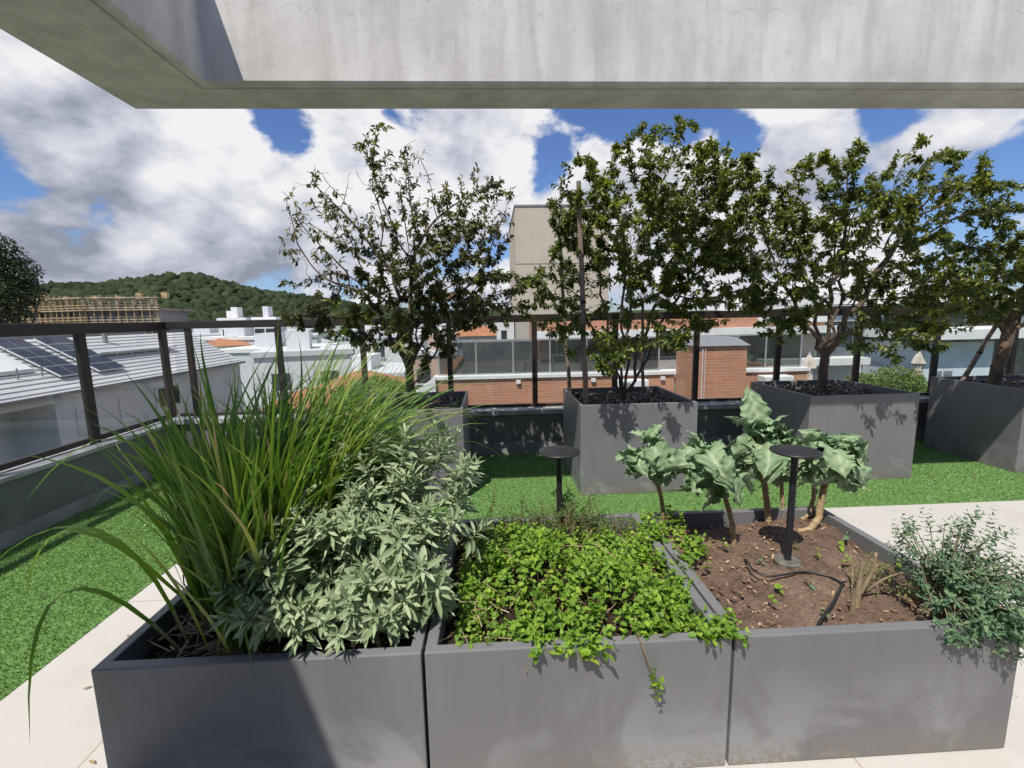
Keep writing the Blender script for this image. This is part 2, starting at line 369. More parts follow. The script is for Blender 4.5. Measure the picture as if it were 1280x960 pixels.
M['rawconc'] = simple('raw concrete', (.25,.22,.19), .9, .4, .5)
M['parasol'] = simple('cream parasol cloth', (.60,.53,.47), .9, .12, 8)
def ground_mat():
    m, nt, b = newmat('town ground and hillside')
    f = noise(nt, .03, 6, .7); g = noise(nt, .25, 5, .7)
    c = ramp(nt, [(.35, (.05,.085,.028)), (.5, (.09,.12,.05)), (.6, (.25,.23,.20)), (.75, (.16,.155,.15))], f).outputs[0]
    c = mixcol(nt, ramp(nt, [(.4, 0), (.7, .6)], g).outputs[0], c, (.05,.07,.03))
    tc = nt.nodes.new('ShaderNodeTexCoord'); sx = nt.nodes.new('ShaderNodeSeparateXYZ'); nt.links.new(tc.outputs['Object'], sx.inputs[0])
    hill = N(nt, 'ShaderNodeMapRange'); hill.inputs['From Min'].default_value = 230; hill.inputs['From Max'].default_value = 300; nt.links.new(sx.outputs[1], hill.inputs['Value'])
    c = mixcol(nt, hill.outputs[0], c, (.035,.06,.022))
    nt.links.new(c, b.inputs['Base Color']); b.inputs['Roughness'].default_value = 1; b.inputs['Specular IOR Level'].default_value = .05
    return m
M['ground'] = ground_mat()
M['forest'] = leafmat('far forest canopy', [(0,(.020,.031,.018)), (.45,(.032,.046,.024)), (.75,(.052,.067,.033)), (1,(.095,.10,.05))], .9, .1, clump=.5, cscale=.012, spec=.05)
M['bush'] = leafmat('bright hedge leaf', [(0,(.09,.15,.03)), (.5,(.16,.24,.05)), (1,(.28,.34,.10))], .6, .3, clump=.3, cscale=2)
M['darkleaf'] = leafmat('dark evergreen leaf', [(0,(.014,.028,.010)), (.5,(.026,.045,.016)), (.85,(.05,.07,.022)), (1,(.09,.085,.03))], .5, .15, clump=.4, cscale=.8)

# ------------------------------------------------------------------ foliage tools
def leaves(base, dirs, normals, L, W, stations=((0,.15),(.35,1),(.7,.75),(1,0)), fold=.18, droop=.15, wave=0):
    """many folded leaves as one vertex/face array. base/dirs/normals (n,3); L, W (n,)"""
    n = len(base); d = nrm(dirs); s = nrm(np.cross(normals, d)); k = nrm(np.cross(d, s))
    L = np.broadcast_to(L, n)[:, None]; W = np.broadcast_to(W, n)[:, None]
    S = len(stations); V = np.zeros((n, S, 3, 3))
    dr = droop*(.5+rng.random((n, 1)))
    for i, (u, w) in enumerate(stations):
        mid = base + d*L*u - k*L*dr*u*u - k*(W*fold*w)
        V[:, i, 1] = mid
        e = k*(W*fold*w*2)
        wob = (rng.random((n, 1))-.5)*wave
        V[:, i, 0] = mid - s*W*w*.5 + e + k*W*wob
        V[:, i, 2] = mid + s*W*w*.5 + e - k*W*wob
    idx = np.arange(n)[:, None]*S*3; F = []
    for i in range(S-1):
        a = i*3; b_ = a+3
        F.append(idx+np.array([a, a+1, b_+1, b_])[None]); F.append(idx+np.array([a+1, a+2, b_+2, b_+1])[None])
    return V.reshape(-1, 3), np.concatenate(F)
def cat(parts):
    V, F, o = [], [], 0
    for v, f in parts:
        V.append(v); F.append(f+o); o += len(v)
    return np.concatenate(V), np.concatenate(F)
def ribbons(P, W, nvec, twist=0):
    """P (n,S,3) centre lines, W (n,S) widths, nvec (n,3) approximate side vector -> V shaped blades"""
    n, S, _ = P.shape
    T = nrm(np.gradient(P, axis=1)); side = nrm(np.cross(T, np.cross(np.broadcast_to(nvec[:, None], P.shape), T)))
    up = np.cross(side, T)
    V = np.zeros((n, S, 3, 3)); V[:, :, 1] = P - up*W[..., None]*.12
    V[:, :, 0] = P - side*W[..., None]*.5; V[:, :, 2] = P + side*W[..., None]*.5
    idx = np.arange(n)[:, None]*S*3; F = []
    for i in range(S-1):
        a = i*3; b_ = a+3
        F.append(idx+np.array([a, a+1, b_+1, b_])[None]); F.append(idx+np.array([a+1, a+2, b_+2, b_+1])[None])
    return V.reshape(-1, 3), np.concatenate(F)
def in_blobs(blobs, n):
    """n random points in a union of ellipsoids (cx,cy,cz,rx,ry,rz,weight)"""
    w = np.array([b[6] for b in blobs]); pick = rng.choice(len(blobs), n, p=w/w.sum())
    B = np.array([b[:6] for b in blobs])[pick]
    r = rng.random((n, 1))**(1/2.4)
    return B[:, :3] + randdir(n)*r*B[:, 3:6]
def grow(stems, attract, step=.055, infl=.6, kill=.08, iters=70, grav=0.0):
    """space colonisation. stems: list of point lists. returns nodes, parent"""
    nodes, par = [], []
    for st in stems:
        prev = -1 if not nodes else (0 if st[0] is None else -1)
        pts = [np.array(p, float) for p in st if p is not None]
        for i, p in enumerate(pts):
            if i == 0 and nodes:
                d = [np.linalg.norm(p-q) for q in nodes]; j = int(np.argmin(d)); prev = j
                if d[j] < 1e-4: continue
            nodes.append(p); par.append(prev); prev = len(nodes)-1
    A = attract.copy(); Nn = np.array(nodes); frozen = 0
    for it in range(iters):
        if len(A) == 0: break
        d2 = ((A[:, None]-Nn[None])**2).sum(-1); near = d2.argmin(1); dm = np.sqrt(d2[np.arange(len(A)), near])
        ok = dm < infl
        if not ok.any(): infl *= 1.5; continue
        new, np_ = [], []
        for j in np.unique(near[ok]):
            v = nrm((A[ok & (near == j)]-Nn[j])).sum(0) + rng.normal(size=3)*.15 + np.array([0, 0, -grav])
            v = v/max(np.linalg.norm(v), 1e-6); q = Nn[j]+v*step
            if ((Nn-q)**2).sum(1).min() < (step*.35)**2: continue
            new.append(q); np_.append(j)
        if not new: break
        Nn = np.vstack([Nn, new]); par += np_
        d2 = ((A[:, None]-np.array(new)[None])**2).sum(-1).min(1); A = A[d2 > kill**2]
    return Nn, np.array(par)
def branch_mesh(Nn, par, r_tip=.0022, expo=2.3, r_base=None):
    n = len(Nn); kids = [[] for _ in range(n)]
    for i, p in enumerate(par):
        if p >= 0: kids[p].append(i)
    rad = np.zeros(n)
    order = list(range(n))[::-1]
    acc = np.zeros(n)
    for i in order:                              # children always follow parents
        if not kids[i]: acc[i] = r_tip**expo
        if par[i] >= 0: acc[par[i]] += acc[i]
    rad = acc**(1/expo)
    if r_base: rad = r_tip + (rad-r_tip)*(r_base-r_tip)/max(rad.max()-r_tip, 1e-6)
    mb = MB(); done = np.zeros(n, bool)
    starts = [i for i in range(n) if par[i] < 0]
    stack = [(s, None) for s in starts]
    while stack:
        s, pre = stack.pop(); ch = [] if pre is None else [pre]; i = s
        while True:
            ch.append(i)
            if not kids[i]: break
            ks = sorted(kids[i], key=lambda k: -rad[k])
            for k in ks[1:]: stack.append((k, i))
            i = ks[0]
        if len(ch) > 1:
            rr = [rad[c] for c in ch]
            if pre is not None: rr[0] = min(rr[0], rr[1]*1.25)
            mb.tube([Nn[c] for c in ch], rr, 8 if rr[0] > .012 else (5 if rr[0] > .005 else 4), cap=False)
    return mb, rad, kids
def wander(a, b, k, amp):
    a, b = np.array(a, float), np.array(b, float)
    return [a+(b-a)*t + (rng.normal(size=3)*amp if 0 < t < 1 else 0) for t in np.linspace(0, 1, k)]

# ------------------------------------------------------------------ world, sun, camera
S_DIR = np.array((.28, .52, -1.0))                      # direction sunlight travels
el = math.atan2(1, math.hypot(.28, .52)); az = math.atan2(-.28, -.52)   # azimuth of the sun from +Y towards +X
w = bpy.data.worlds.new('World'); scene.world = w; w.use_nodes = True
nt = w.node_tree; bg = nt.nodes['Background']
sky = nt.nodes.new('ShaderNodeTexSky'); sky.sky_type = 'NISHITA'; sky.sun_disc = False
sky.sun_elevation = el; sky.sun_rotation = az; sky.altitude = 50; sky.dust_density = .6; sky.ozone_density = 2.2
tc = nt.nodes.new('ShaderNodeTexCoord')
sep = nt.nodes.new('ShaderNodeSeparateXYZ'); nt.links.new(tc.outputs['Generated'], sep.inputs[0])
zc = math_(nt, 'ADD', math_(nt, 'MAXIMUM', sep.outputs[2], 0), .32)
def cloud_coord(off):
    m = nt.nodes.new('ShaderNodeMapping'); m.inputs['Location'].default_value = off; m.inputs['Scale'].default_value = (1, 1, 1.55)
    nt.links.new(tc.outputs['Generated'], m.inputs[0]); return m.outputs[0]
def wnoise(vec, scale, detail=7, rough=.55, dist=.25):
    n = nt.nodes.new('ShaderNodeTexNoise'); n.inputs['Scale'].default_value = scale; n.inputs['Detail'].default_value = detail
    n.inputs['Roughness'].default_value = rough; n.inputs['Distortion'].default_value = dist
    nt.links.new(vec, n.inputs['Vector']); return n.outputs['Fac']
cA = wnoise(cloud_coord((3.1, 1.7, 0)), 3.6, 9, .56, .15); cB = wnoise(cloud_coord((3.085, 1.67, .06)), 3.6, 9, .56, .15)
cG = wnoise(cloud_coord((9, 4, 2)), 2.6, 5, .5)
def blob(d, size, amt):
    v = nt.nodes.new('ShaderNodeVectorMath'); v.operation = 'DISTANCE'; v.inputs[1].default_value = d
    nt.links.new(tc.outputs['Generated'], v.inputs[0])
    mr = N(nt, 'ShaderNodeMapRange'); mr.interpolation_type = 'SMOOTHSTEP'
    mr.inputs['From Min'].default_value = size; mr.inputs['From Max'].default_value = size*.15
    mr.inputs['To Min'].default_value = 0; mr.inputs['To Max'].default_value = amt
    nt.links.new(v.outputs['Value'], mr.inputs['Value']); return mr.outputs[0]
back = N(nt, 'ShaderNodeMapRange'); back.interpolation_type = 'SMOOTHSTEP'     # the sky behind the camera, where the sun stands, is mostly clear
back.inputs['From Min'].default_value = .25; back.inputs['From Max'].default_value = -.25; back.inputs['To Min'].default_value = .14; back.inputs['To Max'].default_value = -.06
nt.links.new(sep.outputs[1], back.inputs['Value'])
cover = math_(nt, 'ADD', math_(nt, 'MULTIPLY_ADD', math_(nt, 'SUBTRACT', cA, .5), 1.55, .5), back.outputs[0])
for d, s_, a in [((-.35,.873,.34),.10,-.27), ((-.15,.91,.385),.09,-.24), ((.129,.95,.284),.085,-.27), ((.20,.914,.352),.12,-.24), ((.31,.89,.335),.10,-.2), ((.40,.86,.335),.13,-.28),
                 ((.478,.828,.292),.075,-.22), ((.613,.734,.30),.08,-.25), ((.72,.68,.13),.12,-.18), ((-.69,.70,.21),.07,-.16), ((-.597,.783,.175),.05,-.14),
                 ((.287,.896,.315),.045,.16), ((-.478,.831,.284),.16,.14), ((-.6,.77,.12),.30,.12), ((0,.947,.32),.13,.18), ((.57,.79,.21),.22,.18), ((.66,.70,.28),.12,.16), ((-.24,.90,.35),.07,.2), ((0,.97,.2),.3,.08)]:
    cover = math_(nt, 'ADD', cover, blob(d, s_, a))
mask = N(nt, 'ShaderNodeMapRange'); mask.interpolation_type = 'SMOOTHSTEP'
mask.inputs['From Min'].default_value = .49; mask.inputs['From Max'].default_value = .60; nt.links.new(cover, mask.inputs['Value'])
lit = math_(nt, 'MULTIPLY_ADD', math_(nt, 'SUBTRACT', cA, cB), 3.4, .60)
dark = math_(nt, 'MULTIPLY', math_(nt, 'SUBTRACT', cG, .5), -1.1)
cF = wnoise(cloud_coord((1, 5, 3)), 9, 6, .6, .3)
shade = math_(nt, 'ADD', math_(nt, 'ADD', lit, dark), math_(nt, 'MULTIPLY', math_(nt, 'SUBTRACT', cF, .5), .9))
for d, s_, a in [((-.623,.759,.20),.24,-.09), ((-.60,.80,.09),.28,-.15), ((-.44,.873,.19),.2,-.10), ((-.478,.831,.284),.15,.40), ((-.55,.828,.115),.10,.42), ((-.63,.72,.33),.14,.3),
                 ((-.25,.91,.33),.25,.30), ((.02,.95,.32),.2,.2), ((.1,.95,.2),.4,.15), ((.6,.78,.2),.4,.12)]:
    shade = math_(nt, 'ADD', shade, blob(d, s_, a))
ccol = ramp(nt, [(.0, (.33,.36,.45)), (.26, (.50,.53,.63)), (.58, (.72,.745,.83)), (.95, (1.0,1.0,1.02))], shade)
CL = 10.2                                                  # cloud radiance in the sky texture's own units
cs = nt.nodes.new('ShaderNodeVectorMath'); cs.operation = 'SCALE'; cs.inputs['Scale'].default_value = CL; nt.links.new(ccol.outputs[0], cs.inputs[0])
skyb = nt.nodes.new('ShaderNodeVectorMath'); skyb.operation = 'MULTIPLY'; skyb.inputs[1].default_value = (.88, 1.06, 1.45); nt.links.new(sky.outputs[0], skyb.inputs[0])
mx = nt.nodes.new('ShaderNodeMix'); mx.data_type = 'RGBA'; mx.clamp_factor = True
nt.links.new(mask.outputs[0], mx.inputs[0]); nt.links.new(skyb.outputs[0], mx.inputs[6]); nt.links.new(cs.outputs[0], mx.inputs[7])
nt.links.new(mx.outputs[2], bg.inputs['Color']); bg.inputs['Strength'].default_value = .08
sl = bpy.data.lights.new('sun', 'SUN'); sl.energy = 5.0; sl.angle = R(.5); sl.color = (1, .93, .83)
so = link(bpy.data.objects.new('sun', sl)); so.rotation_euler = Vector(S_DIR).to_track_quat('-Z', 'Y').to_euler(); so.location = (-3, -5, 12)
cam = bpy.data.cameras.new('camera'); cam.sensor_width = 36; cam.lens = 569.2/1280*36; cam.clip_start = .05; cam.clip_end = 6000
co = link(bpy.data.objects.new('camera', cam)); scene.camera = co
def cam_axes(pitch, yaw, roll):
    f = Vector((math.sin(yaw)*math.cos(pitch), math.cos(yaw)*math.cos(pitch), -math.sin(pitch)))
    r = Vector((math.cos(yaw), -math.sin(yaw), 0)); u = r.cross(f)
    return r*math.cos(roll)-u*math.sin(roll), u*math.cos(roll)+r*math.sin(roll), f
r_, u_, f_ = cam_axes(.1446, .043, .0197)
co.matrix_world = Matrix(((r_.x,u_.x,-f_.x,0),(r_.y,u_.y,-f_.y,0),(r_.z,u_.z,-f_.z,1.36),(0,0,0,1)))
scene.view_settings.view_transform = 'Standard'; scene.view_settings.look = 'None'; scene.view_settings.exposure = .12; scene.view_settings.gamma = 1
scene.cycles.max_bounces = 7; scene.cycles.transparent_max_bounces = 16; scene.cycles.use_denoising = True
scene.cycles.sample_clamp_indirect = 6

# ------------------------------------------------------------------ terrace setting
tag(MB().box(-3.26, 9.2, -4.2, 4.64, -.45, -.012).build('terrace_slab', M['curb']), kind='structure')
tag(MB().box(-1.84, 9.0, -4.0, 2.925, -.012, 0).build('floor', M['floor']), kind='structure')
tb = MB().box(-3.06, -1.842, -4.0, 4.44, -.012, .002); tb.box(-1.842, 9.0, 2.927, 4.44, -.012, .002)
tag(tb.build('turf_base', M['turfbase']), kind='structure')
def turf():
    P = []
    def area(x0, x1, y0, y1, dens):
        n = int((x1-x0)*(y1-y0)*dens); P.append(np.column_stack([rng.uniform(x0, x1, n), rng.uniform(y0, y1, n), np.full(n, .0)]))
    area(-3.06, -1.845, .9, 4.44, 14000); area(-1.845, 5.6, 2.93, 4.44, 9500)
    p = np.concatenate(P); n = len(p)
    ang = rng.random(n)*2*math.pi; lean = .35+.5*rng.random(n); h = .011+.010*rng.random(n); wd = .0022+.0016*rng.random(n)
    brush = np.array([.25, -.35])                                  # pile brushed one way
    dx = np.cos(ang)*lean+brush[0]; dy = np.sin(ang)*lean+brush[1]
    tip = p+np.column_stack([dx*h, dy*h, h]); s = np.column_stack([-np.sin(ang), np.cos(ang), np.zeros(n)])*wd[:, None]
    V = np.stack([p-s, p+s, tip], 1).reshape(-1, 3); F = np.arange(3*n).reshape(-1, 3)
    o = np_mesh('artificial_turf', V, F, M['turf'])
    tag(o, 'bright green artificial turf along the parapets', 'turf', kind='stuff')
turf()

# pergola: beam frame swept along an L with a drip groove in its soffit
def pergola():
    xi, yi, zb, zt = -1.335, 2.43, 2.50, 3.15
    root = thing('pergola', (-1.6, -3.8, 0), 'pale grey cast concrete beam frame overhead, stained and open to the sky', 'pergola')
    prof = [(0,0,zt),(0,0,zb+.012),(.012,.012,zb),(.040,.040,zb),(.044,.044,zb+.012),(.054,.054,zb+.012),(.058,.058,zb),(.525,.270,zb),(.525,.270,zt)]
    mb = MB(); m = len(prof); V = []
    for (ox, oy, z) in prof: V.append((xi-ox, -4.1, z))
    for (ox, oy, z) in prof: V.append((xi-ox, yi+oy, z))
    for (ox, oy, z) in prof: V.append((9.1, yi+oy, z))
    F = []
    for s_ in range(2):
        for i in range(m):
            j = (i+1) % m; F.append((s_*m+i, s_*m+j, (s_+1)*m+j, (s_+1)*m+i))
    F.append(tuple(range(m))[::-1]); F.append(tuple(2*m+i for i in range(m)))
    mb.add(V, F)
    adopt(root, mb.build('beam', M['concrete']))
    for (x0, x1, y0, y1) in ((-1.84, -1.36, -3.4, -2.9), (8.8, 9.08, 2.44, 2.69)):
        adopt(root, MB().box(x0, x1, y0, y1, 0.001, zb-.002).build('column', M['concrete']))
pergola()

def skyscreen():  # unseen wall added behind the camera; blocks sky light to darken shaded planter faces
    r = thing('added_skyscreen', (2, -2.2, 0), 'unseen dark facade with tall glazed doors at the back of the terrace', 'building')
    y = -1.9; mb = MB(); xs = [-3.0, -1.2, 1.2, 3.6, 6.0, 8.8]
    for a, b_ in ((-3.05,-2.6), (-.9,-.5), (2.0,2.4), (4.9,5.3), (8.2,9.0)): mb.box(a, b_, y-.25, y, .002, 2.45)
    mb.box(-3.05, 9.0, y-.25, y, 2.452, 3.1)
    adopt(r, mb.build('wall', M['skyscreen']))
    for a, b_ in ((-2.6,-.9), (-.5,2.0), (2.4,4.9), (5.3,8.2)):
        adopt(r, MB().box(a, b_, y-.16, y-.14, .05, 2.45).build('window', M['darkwin']))
        for x in (a+.03, (a+b_)/2, b_-.03): adopt(r, MB().box(x-.028, x+.028, y-.138, y-.08, .002, 2.45).build('window_frame', M['rail']))
skyscreen()

def parapets():
    a = thing('parapet_wall', (-3.16, 0, 0), 'dark grey parapet wall along the left edge behind the lemongrass', 'wall', 'parapet walls')
    adopt(a, MB().box(-3.26, -3.064, -4.1, 4.64, .002, .405).build('cladding', M['wallgrey']),
             MB().box(-3.062, -3.045, -4.0, 4.425, .002, .10).build('base_strip', M['curb']),
             MB().box(-3.28, -3.035, -4.1, 4.40, .408, .44).build('coping', M['cap'], bevel=.004))
    b = thing('parapet_wall', (3, 4.54, 0), 'low grey parapet wall behind the row of tall tree planters', 'wall', 'parapet walls')
    adopt(b, MB().box(-3.061, 9.1, 4.445, 4.64, .002, .405).build('cladding', M['wallgrey']),
             MB().box(-3.04, 9.1, 4.428, 4.443, .002, .12).build('base_strip', M['curb']),
             MB().box(-3.28, 9.1, 4.403, 4.66, .408, .455).build('coping', M['cap'], bevel=.004))
parapets()

def railings():
    a = thing('railing', (-3.16, 0, .44), 'dark bronze railing on the left parapet in front of the grey house', 'railing', 'terrace railings')
    x = -3.16
    adopt(a, MB().box(x-.03, x+.035, -4, 4.63, 1.30, 1.385).build('top_rail', M['rail'], bevel=.004))
    adopt(a, MB().box(x-.018, x+.018, -4, 4.50, .455, .495).build('bottom_rail', M['rail'], bevel=.003))
    for y in (4.55, 3.66, 2.77, 1.88, .99, .1):
        adopt(a, MB().box(x-.02, x+.02, y-.035, y+.035, .441, 1.299).build('post', M['rail'], bevel=.003))
    adopt(a, MB().box(x-.0035, x+.0035, -3.9, 4.49, .497, 1.298).build('glass_pane', M['glass']))
    b = thing('railing', (3, 4.56, .455), 'dark bronze railing on the back parapet behind the potted trees', 'railing', 'terrace railings')
    y = 4.57
    adopt(b, MB().box(-3.12, 9, y-.03, y+.035, 1.315, 1.388).build('top_rail', M['rail'], bevel=.004))
    adopt(b, MB().box(-3.09, 9, y-.018, y+.018, .46, .487).build('bottom_rail', M['rail'], bevel=.003))
    for px in (-2.93, -2.08, -1.27, -.42, .43, 1.25, 2.09, 2.95, 3.80, 4.65, 5.5, 6.35):
        adopt(b, MB().box(px-.026, px+.026, y-.02, y+.02, .456, 1.314).build('post', M['rail'], bevel=.003))
    adopt(b, MB().box(-3.08, 9, y-.0035, y+.0035, .489, 1.313).build('glass_pane', M['glass']))
railings()

# ------------------------------------------------------------------ planters
def open_box(x0, x1, y0, y1, h, t, floor_z):
    mb = MB(); i0, i1, j0, j1 = x0+t, x1-t, y0+t, y1-t
    lip = .006
    v = [(x0,y0,.002),(x1,y0,.002),(x1,y1,.002),(x0,y1,.002),
         (x0,y0,h),(x1,y0,h),(x1,y1,h),(x0,y1,h),
         (i0,j0,h),(i1,j0,h),(i1,j1,h),(i0,j1,h),
         (i0,j0,floor_z),(i1,j0,floor_z),(i1,j1,floor_z),(i0,j1,floor_z)]
    f = [(3,2,1,0)]
    for k in range(4):
        k2 = (k+1) % 4
        f += [(k,k2,4+k2,4+k),(4+k,4+k2,8+k2,8+k),(8+k,8+k2,12+k2,12+k)]
    f.append((12,13,14,15)); return mb.add(v, f)
def soil_grid(x0, x1, y0, y1, z, amp, res=.02, mound=0):
    nx, ny = int((x1-x0)/res)+1, int((y1-y0)/res)+1
    X, Y = np.meshgrid(np.linspace(x0, x1, nx), np.linspace(y0, y1, ny))
    Z = np.full_like(X, z)
    for k in range(26):
        f = rng.uniform(4, 40); a = rng.random()*6.28; ph = rng.random()*6.28
        Z += amp*(5/f)**.8*.5*np.sin(f*(np.cos(a)*X+np.sin(a)*Y)+ph)
    Z += rng.normal(size=Z.shape)*amp*.16
    if mound: Z += mound*np.sin(np.pi*(X-x0)/(x1-x0))*np.sin(np.pi*(Y-y0)/(y1-y0))
    V = np.column_stack([X.ravel(), Y.ravel(), Z.ravel()])
    i = np.arange((ny-1)*nx).reshape(ny-1, nx)[:, :-1].ravel()
    return V, np.column_stack([i, i+1, i+nx+1, i+nx])
def chips(x0, x1, y0, y1, z, n, smin, smax, name, mat, parent, zj=.01):
    """flat angular bits lying about"""
    c = np.column_stack([rng.uniform(x0, x1, n), rng.uniform(y0, y1, n), z+rng.uniform(0, zj, n)])
    T = np.array([(-1,-1,-1),(1,-1,-1),(1,1,-1),(-1,1,-1),(-1,-1,1),(1,-1,1),(1,1,1),(-1,1,1)], float)
    sc = np.column_stack([rng.uniform(smin, smax, n), rng.uniform(smin*.4, smax*.5, n), rng.uniform(smin*.2, smin*.6, n)])
    P = T[None]*sc[:, None]*(.75+.5*rng.random((n, 8, 1)))
    a = rng.random(n)*6.28; tl = rng.normal(size=n)*.45
    ca, sa, ct, st = np.cos(a)[:, None], np.sin(a)[:, None], np.cos(tl)[:, None], np.sin(tl)[:, None]
    x = P[..., 0]*ct+P[..., 2]*st; zz = -P[..., 0]*st+P[..., 2]*ct; y = P[..., 1]
    V = np.stack([x*ca-y*sa, x*sa+y*ca, zz], -1)+c[:, None]
    Fb = np.array([(0,3,2,1),(4,5,6,7),(0,1,5,4),(1,2,6,5),(2,3,7,6),(3,0,4,7)])
    F = (np.arange(n)[:, None, None]*8+Fb[None]).reshape(-1, 4)
    o = np_mesh(name, V.reshape(-1, 3), F, mat); o['kind'] = 'stuff'
    return adopt(parent, o)
PZ = .43
LOW = [(-1.118, -.221, 'low dark grey planter box holding the lemongrass and the sage bush'),
       (-.212, .676, 'low dark grey planter box filled with bright green mint'),
       (.685, 1.565, 'low dark grey planter box of bare brown soil with kale stalks')]
for i, (x0, x1, lab) in enumerate(LOW):
    r = thing('planter_box', ((x0+x1)/2, 1.6, 0), lab, 'planter', 'low herb planter boxes in a row')
    adopt(r, open_box(x0, x1, 1.17, 2.03, PZ, .034, .05).build('box', M['planter'], bevel=.004))
    V, F = soil_grid(x0+.036, x1-.036, 1.206, 1.994, (.345, .36, .375)[i], .014 if i == 2 else .01, mound=.012)
    adopt(r, np_mesh('soil', V, F, M['soil'] if i == 2 else M['soildark'], smooth=True))
    if i == 2: chips(x0+.06, x1-.06, 1.23, 1.97, .382, 420, .003, .011, 'wood_chips', M['woodchip'], r)
    if i == 0: chips(x0+.06, x1-.06, 1.23, 1.97, .352, 260, .004, .012, 'wood_chips', M['chip'], r)
TALL = [(-1.10, -.225, 3.30, 4.13, 'tall dark grey planter box with a sparse tree, half hidden behind the sage bush'),
        (.65, 1.54, 3.30, 4.13, 'tall grey planter box with a bushy tree and a tall stake, behind the mint'),
        (2.49, 3.385, 3.41, 4.25, 'tall grey planter box with a spreading tree, behind the kale plants'),
        (4.31, 5.20, 3.44, 4.25, 'tall dark grey planter box with a slanted stake beside the paved corner at right')]
for i, (x0, x1, y0, y1, lab) in enumerate(TALL):
    r = thing('tree_planter', ((x0+x1)/2, (y0+y1)/2, 0), lab, 'planter', 'tall tree planter boxes')
    adopt(r, open_box(x0, x1, y0, y1, .705, .022, .05).build('box', M['planter'], bevel=.004))
    V, F = soil_grid(x0+.024, x1-.024, y0+.024, y1-.024, .635, .008, mound=.02)
    adopt(r, np_mesh('soil', V, F, M['soildark'], smooth=True))
    chips(x0+.04, x1-.04, y0+.04, y1-.04, .645, 900, .010, .026, 'bark_chips', M['chip'], r, .025)

# ------------------------------------------------------------------ potted trees
def potted_tree(base, stems, blobs, n_att, n_leaf, mat, label, barkmat, r_base, bare=None, young=None, lsize=(.024, .050), ldens=1.0):
    A = in_blobs(blobs, n_att)
    Nn, par = grow(stems, A, step=.052, infl=.55, kill=.066, iters=75)
    mb, rad, kids = branch_mesh(Nn, par, r_tip=.0017, expo=2.35, r_base=r_base)
    root = thing('potted_tree', base, label, 'tree', 'trees in the tall planters')
    adopt(root, mb.build('trunk', barkmat, smooth=True))
    thin = np.where(rad < .0046)[0]
    # each leafy twig node carries a little drooping spray
    p = np.ones(len(thin)); 
    tips = np.array([not kids[i] for i in thin]); p[tips] = 2.2
    if bare is not None:
        for (c, rr, keep) in bare:
            d = np.linalg.norm((Nn[thin]-np.array(c))/np.array(rr), axis=1); p[d < 1] *= keep
    clus = np.array([math.sin(7*q[0]+3*q[2])*math.sin(6*q[2]-4*q[1]+1)+.4*math.sin(13*q[0]-9*q[1]+5*q[2]) for q in Nn[thin]])
    p *= np.clip(.85+.6*clus, .2, 2)
    ids = rng.choice(thin, int(n_leaf/4), p=p/p.sum())
    k = rng.integers(2, 7, len(ids)); node = np.repeat(ids, k); n = len(node)
    pa = par[node]; seg = nrm(Nn[node]-Nn[np.maximum(pa, 0)])
    b0 = Nn[node]-seg*rng.random((n, 1))*.06+randdir(n)*.006
    d = nrm(seg*.6+randdir(n)*.9+np.array([0, 0, -.38])); nv = nrm(randdir(n)*.75+np.array([0, -.15, .9]))
    L = rng.uniform(*lsize, n); W = L*rng.uniform(.36, .5, n)
    V, F = leaves(b0+d*.006, d, nv, L, W, ((0,.08),(.3,.85),(.6,.95),(.85,.45),(1,0)), .16, .28, .15)
    adopt(root, np_mesh('crown', V, F, mat, smooth=False))
    if young:                                                     # flushes of yellow green young leaves low in the crown
        P = in_blobs(young, 26); pk = np.array([np.argmin(np.linalg.norm(Nn-q, axis=1)) for q in P]); m = 9
        b0 = np.repeat(Nn[pk], m, 0)+randdir(len(pk)*m)*.03; n = len(b0)
        d = nrm(randdir(n)*.9+np.array([0, -.2, -.4])); nv = nrm(randdir(n)*.6+np.array([0, -.35, .9])); L = rng.uniform(.03, .06, n)
        V, F = leaves(b0, d, nv, L, L*.45, ((0,.08),(.3,.85),(.6,.95),(.85,.45),(1,0)), .16, .28, .15)
        adopt(root, np_mesh('young_leaves', V, F, M['youngleaf'])) 
    return root
# 1: sparse, one trunk that forks low, bare twigs on the left
t0 = (-.66, 3.72, .63)
st = [wander(t0, (-.67, 3.70, .98), 6, .006)]
for e in ((-.95,3.62,1.55), (-.78,3.8,1.75), (-.62,3.75,1.8), (-.36,3.68,1.5), (-.52,3.85,1.5), (-.72,3.58,1.4)):
    st.append(wander((-.67, 3.70, .98), e, 9, .016))
st.append(wander((-.66, 3.71, .80), (-.38, 3.68, 1.22), 8, .012))
B1 = [(-.62,3.70,1.75,.62,.5,.50,3), (-.72,3.72,2.35,.36,.35,.52,1.5), (-1.22,3.7,2.0,.46,.35,.55,2.0), (-.12,3.7,2.15,.38,.35,.42,1.3), (-.1,3.7,1.55,.42,.4,.32,1.5),
      (-1.25,3.65,1.5,.46,.35,.26,1.3), (-.85,3.6,1.3,.4,.35,.2,.9), (-.45,3.6,1.38,.5,.4,.2,1.3), (-.55,3.2,1.2,.35,.25,.16,.5)]
potted_tree(t0, st, B1, 1600, 17500, M['treeleafdry'], 'sparse potted tree with bare twigs on its left side, leftmost of the potted trees', M['bark'], .034,
            bare=[((-1.45,3.7,2.1),(.62,.8,.7),.16), ((-.85,3.7,2.65),(.5,.7,.42),.35), ((-.1,3.7,2.35),(.5,.8,.42),.55)],
            young=[(-1.0,3.5,1.42,.2,.2,.14,2), (-.72,3.4,1.3,.2,.2,.1,1), (-.05,3.6,1.62,.12,.15,.08,.6)])
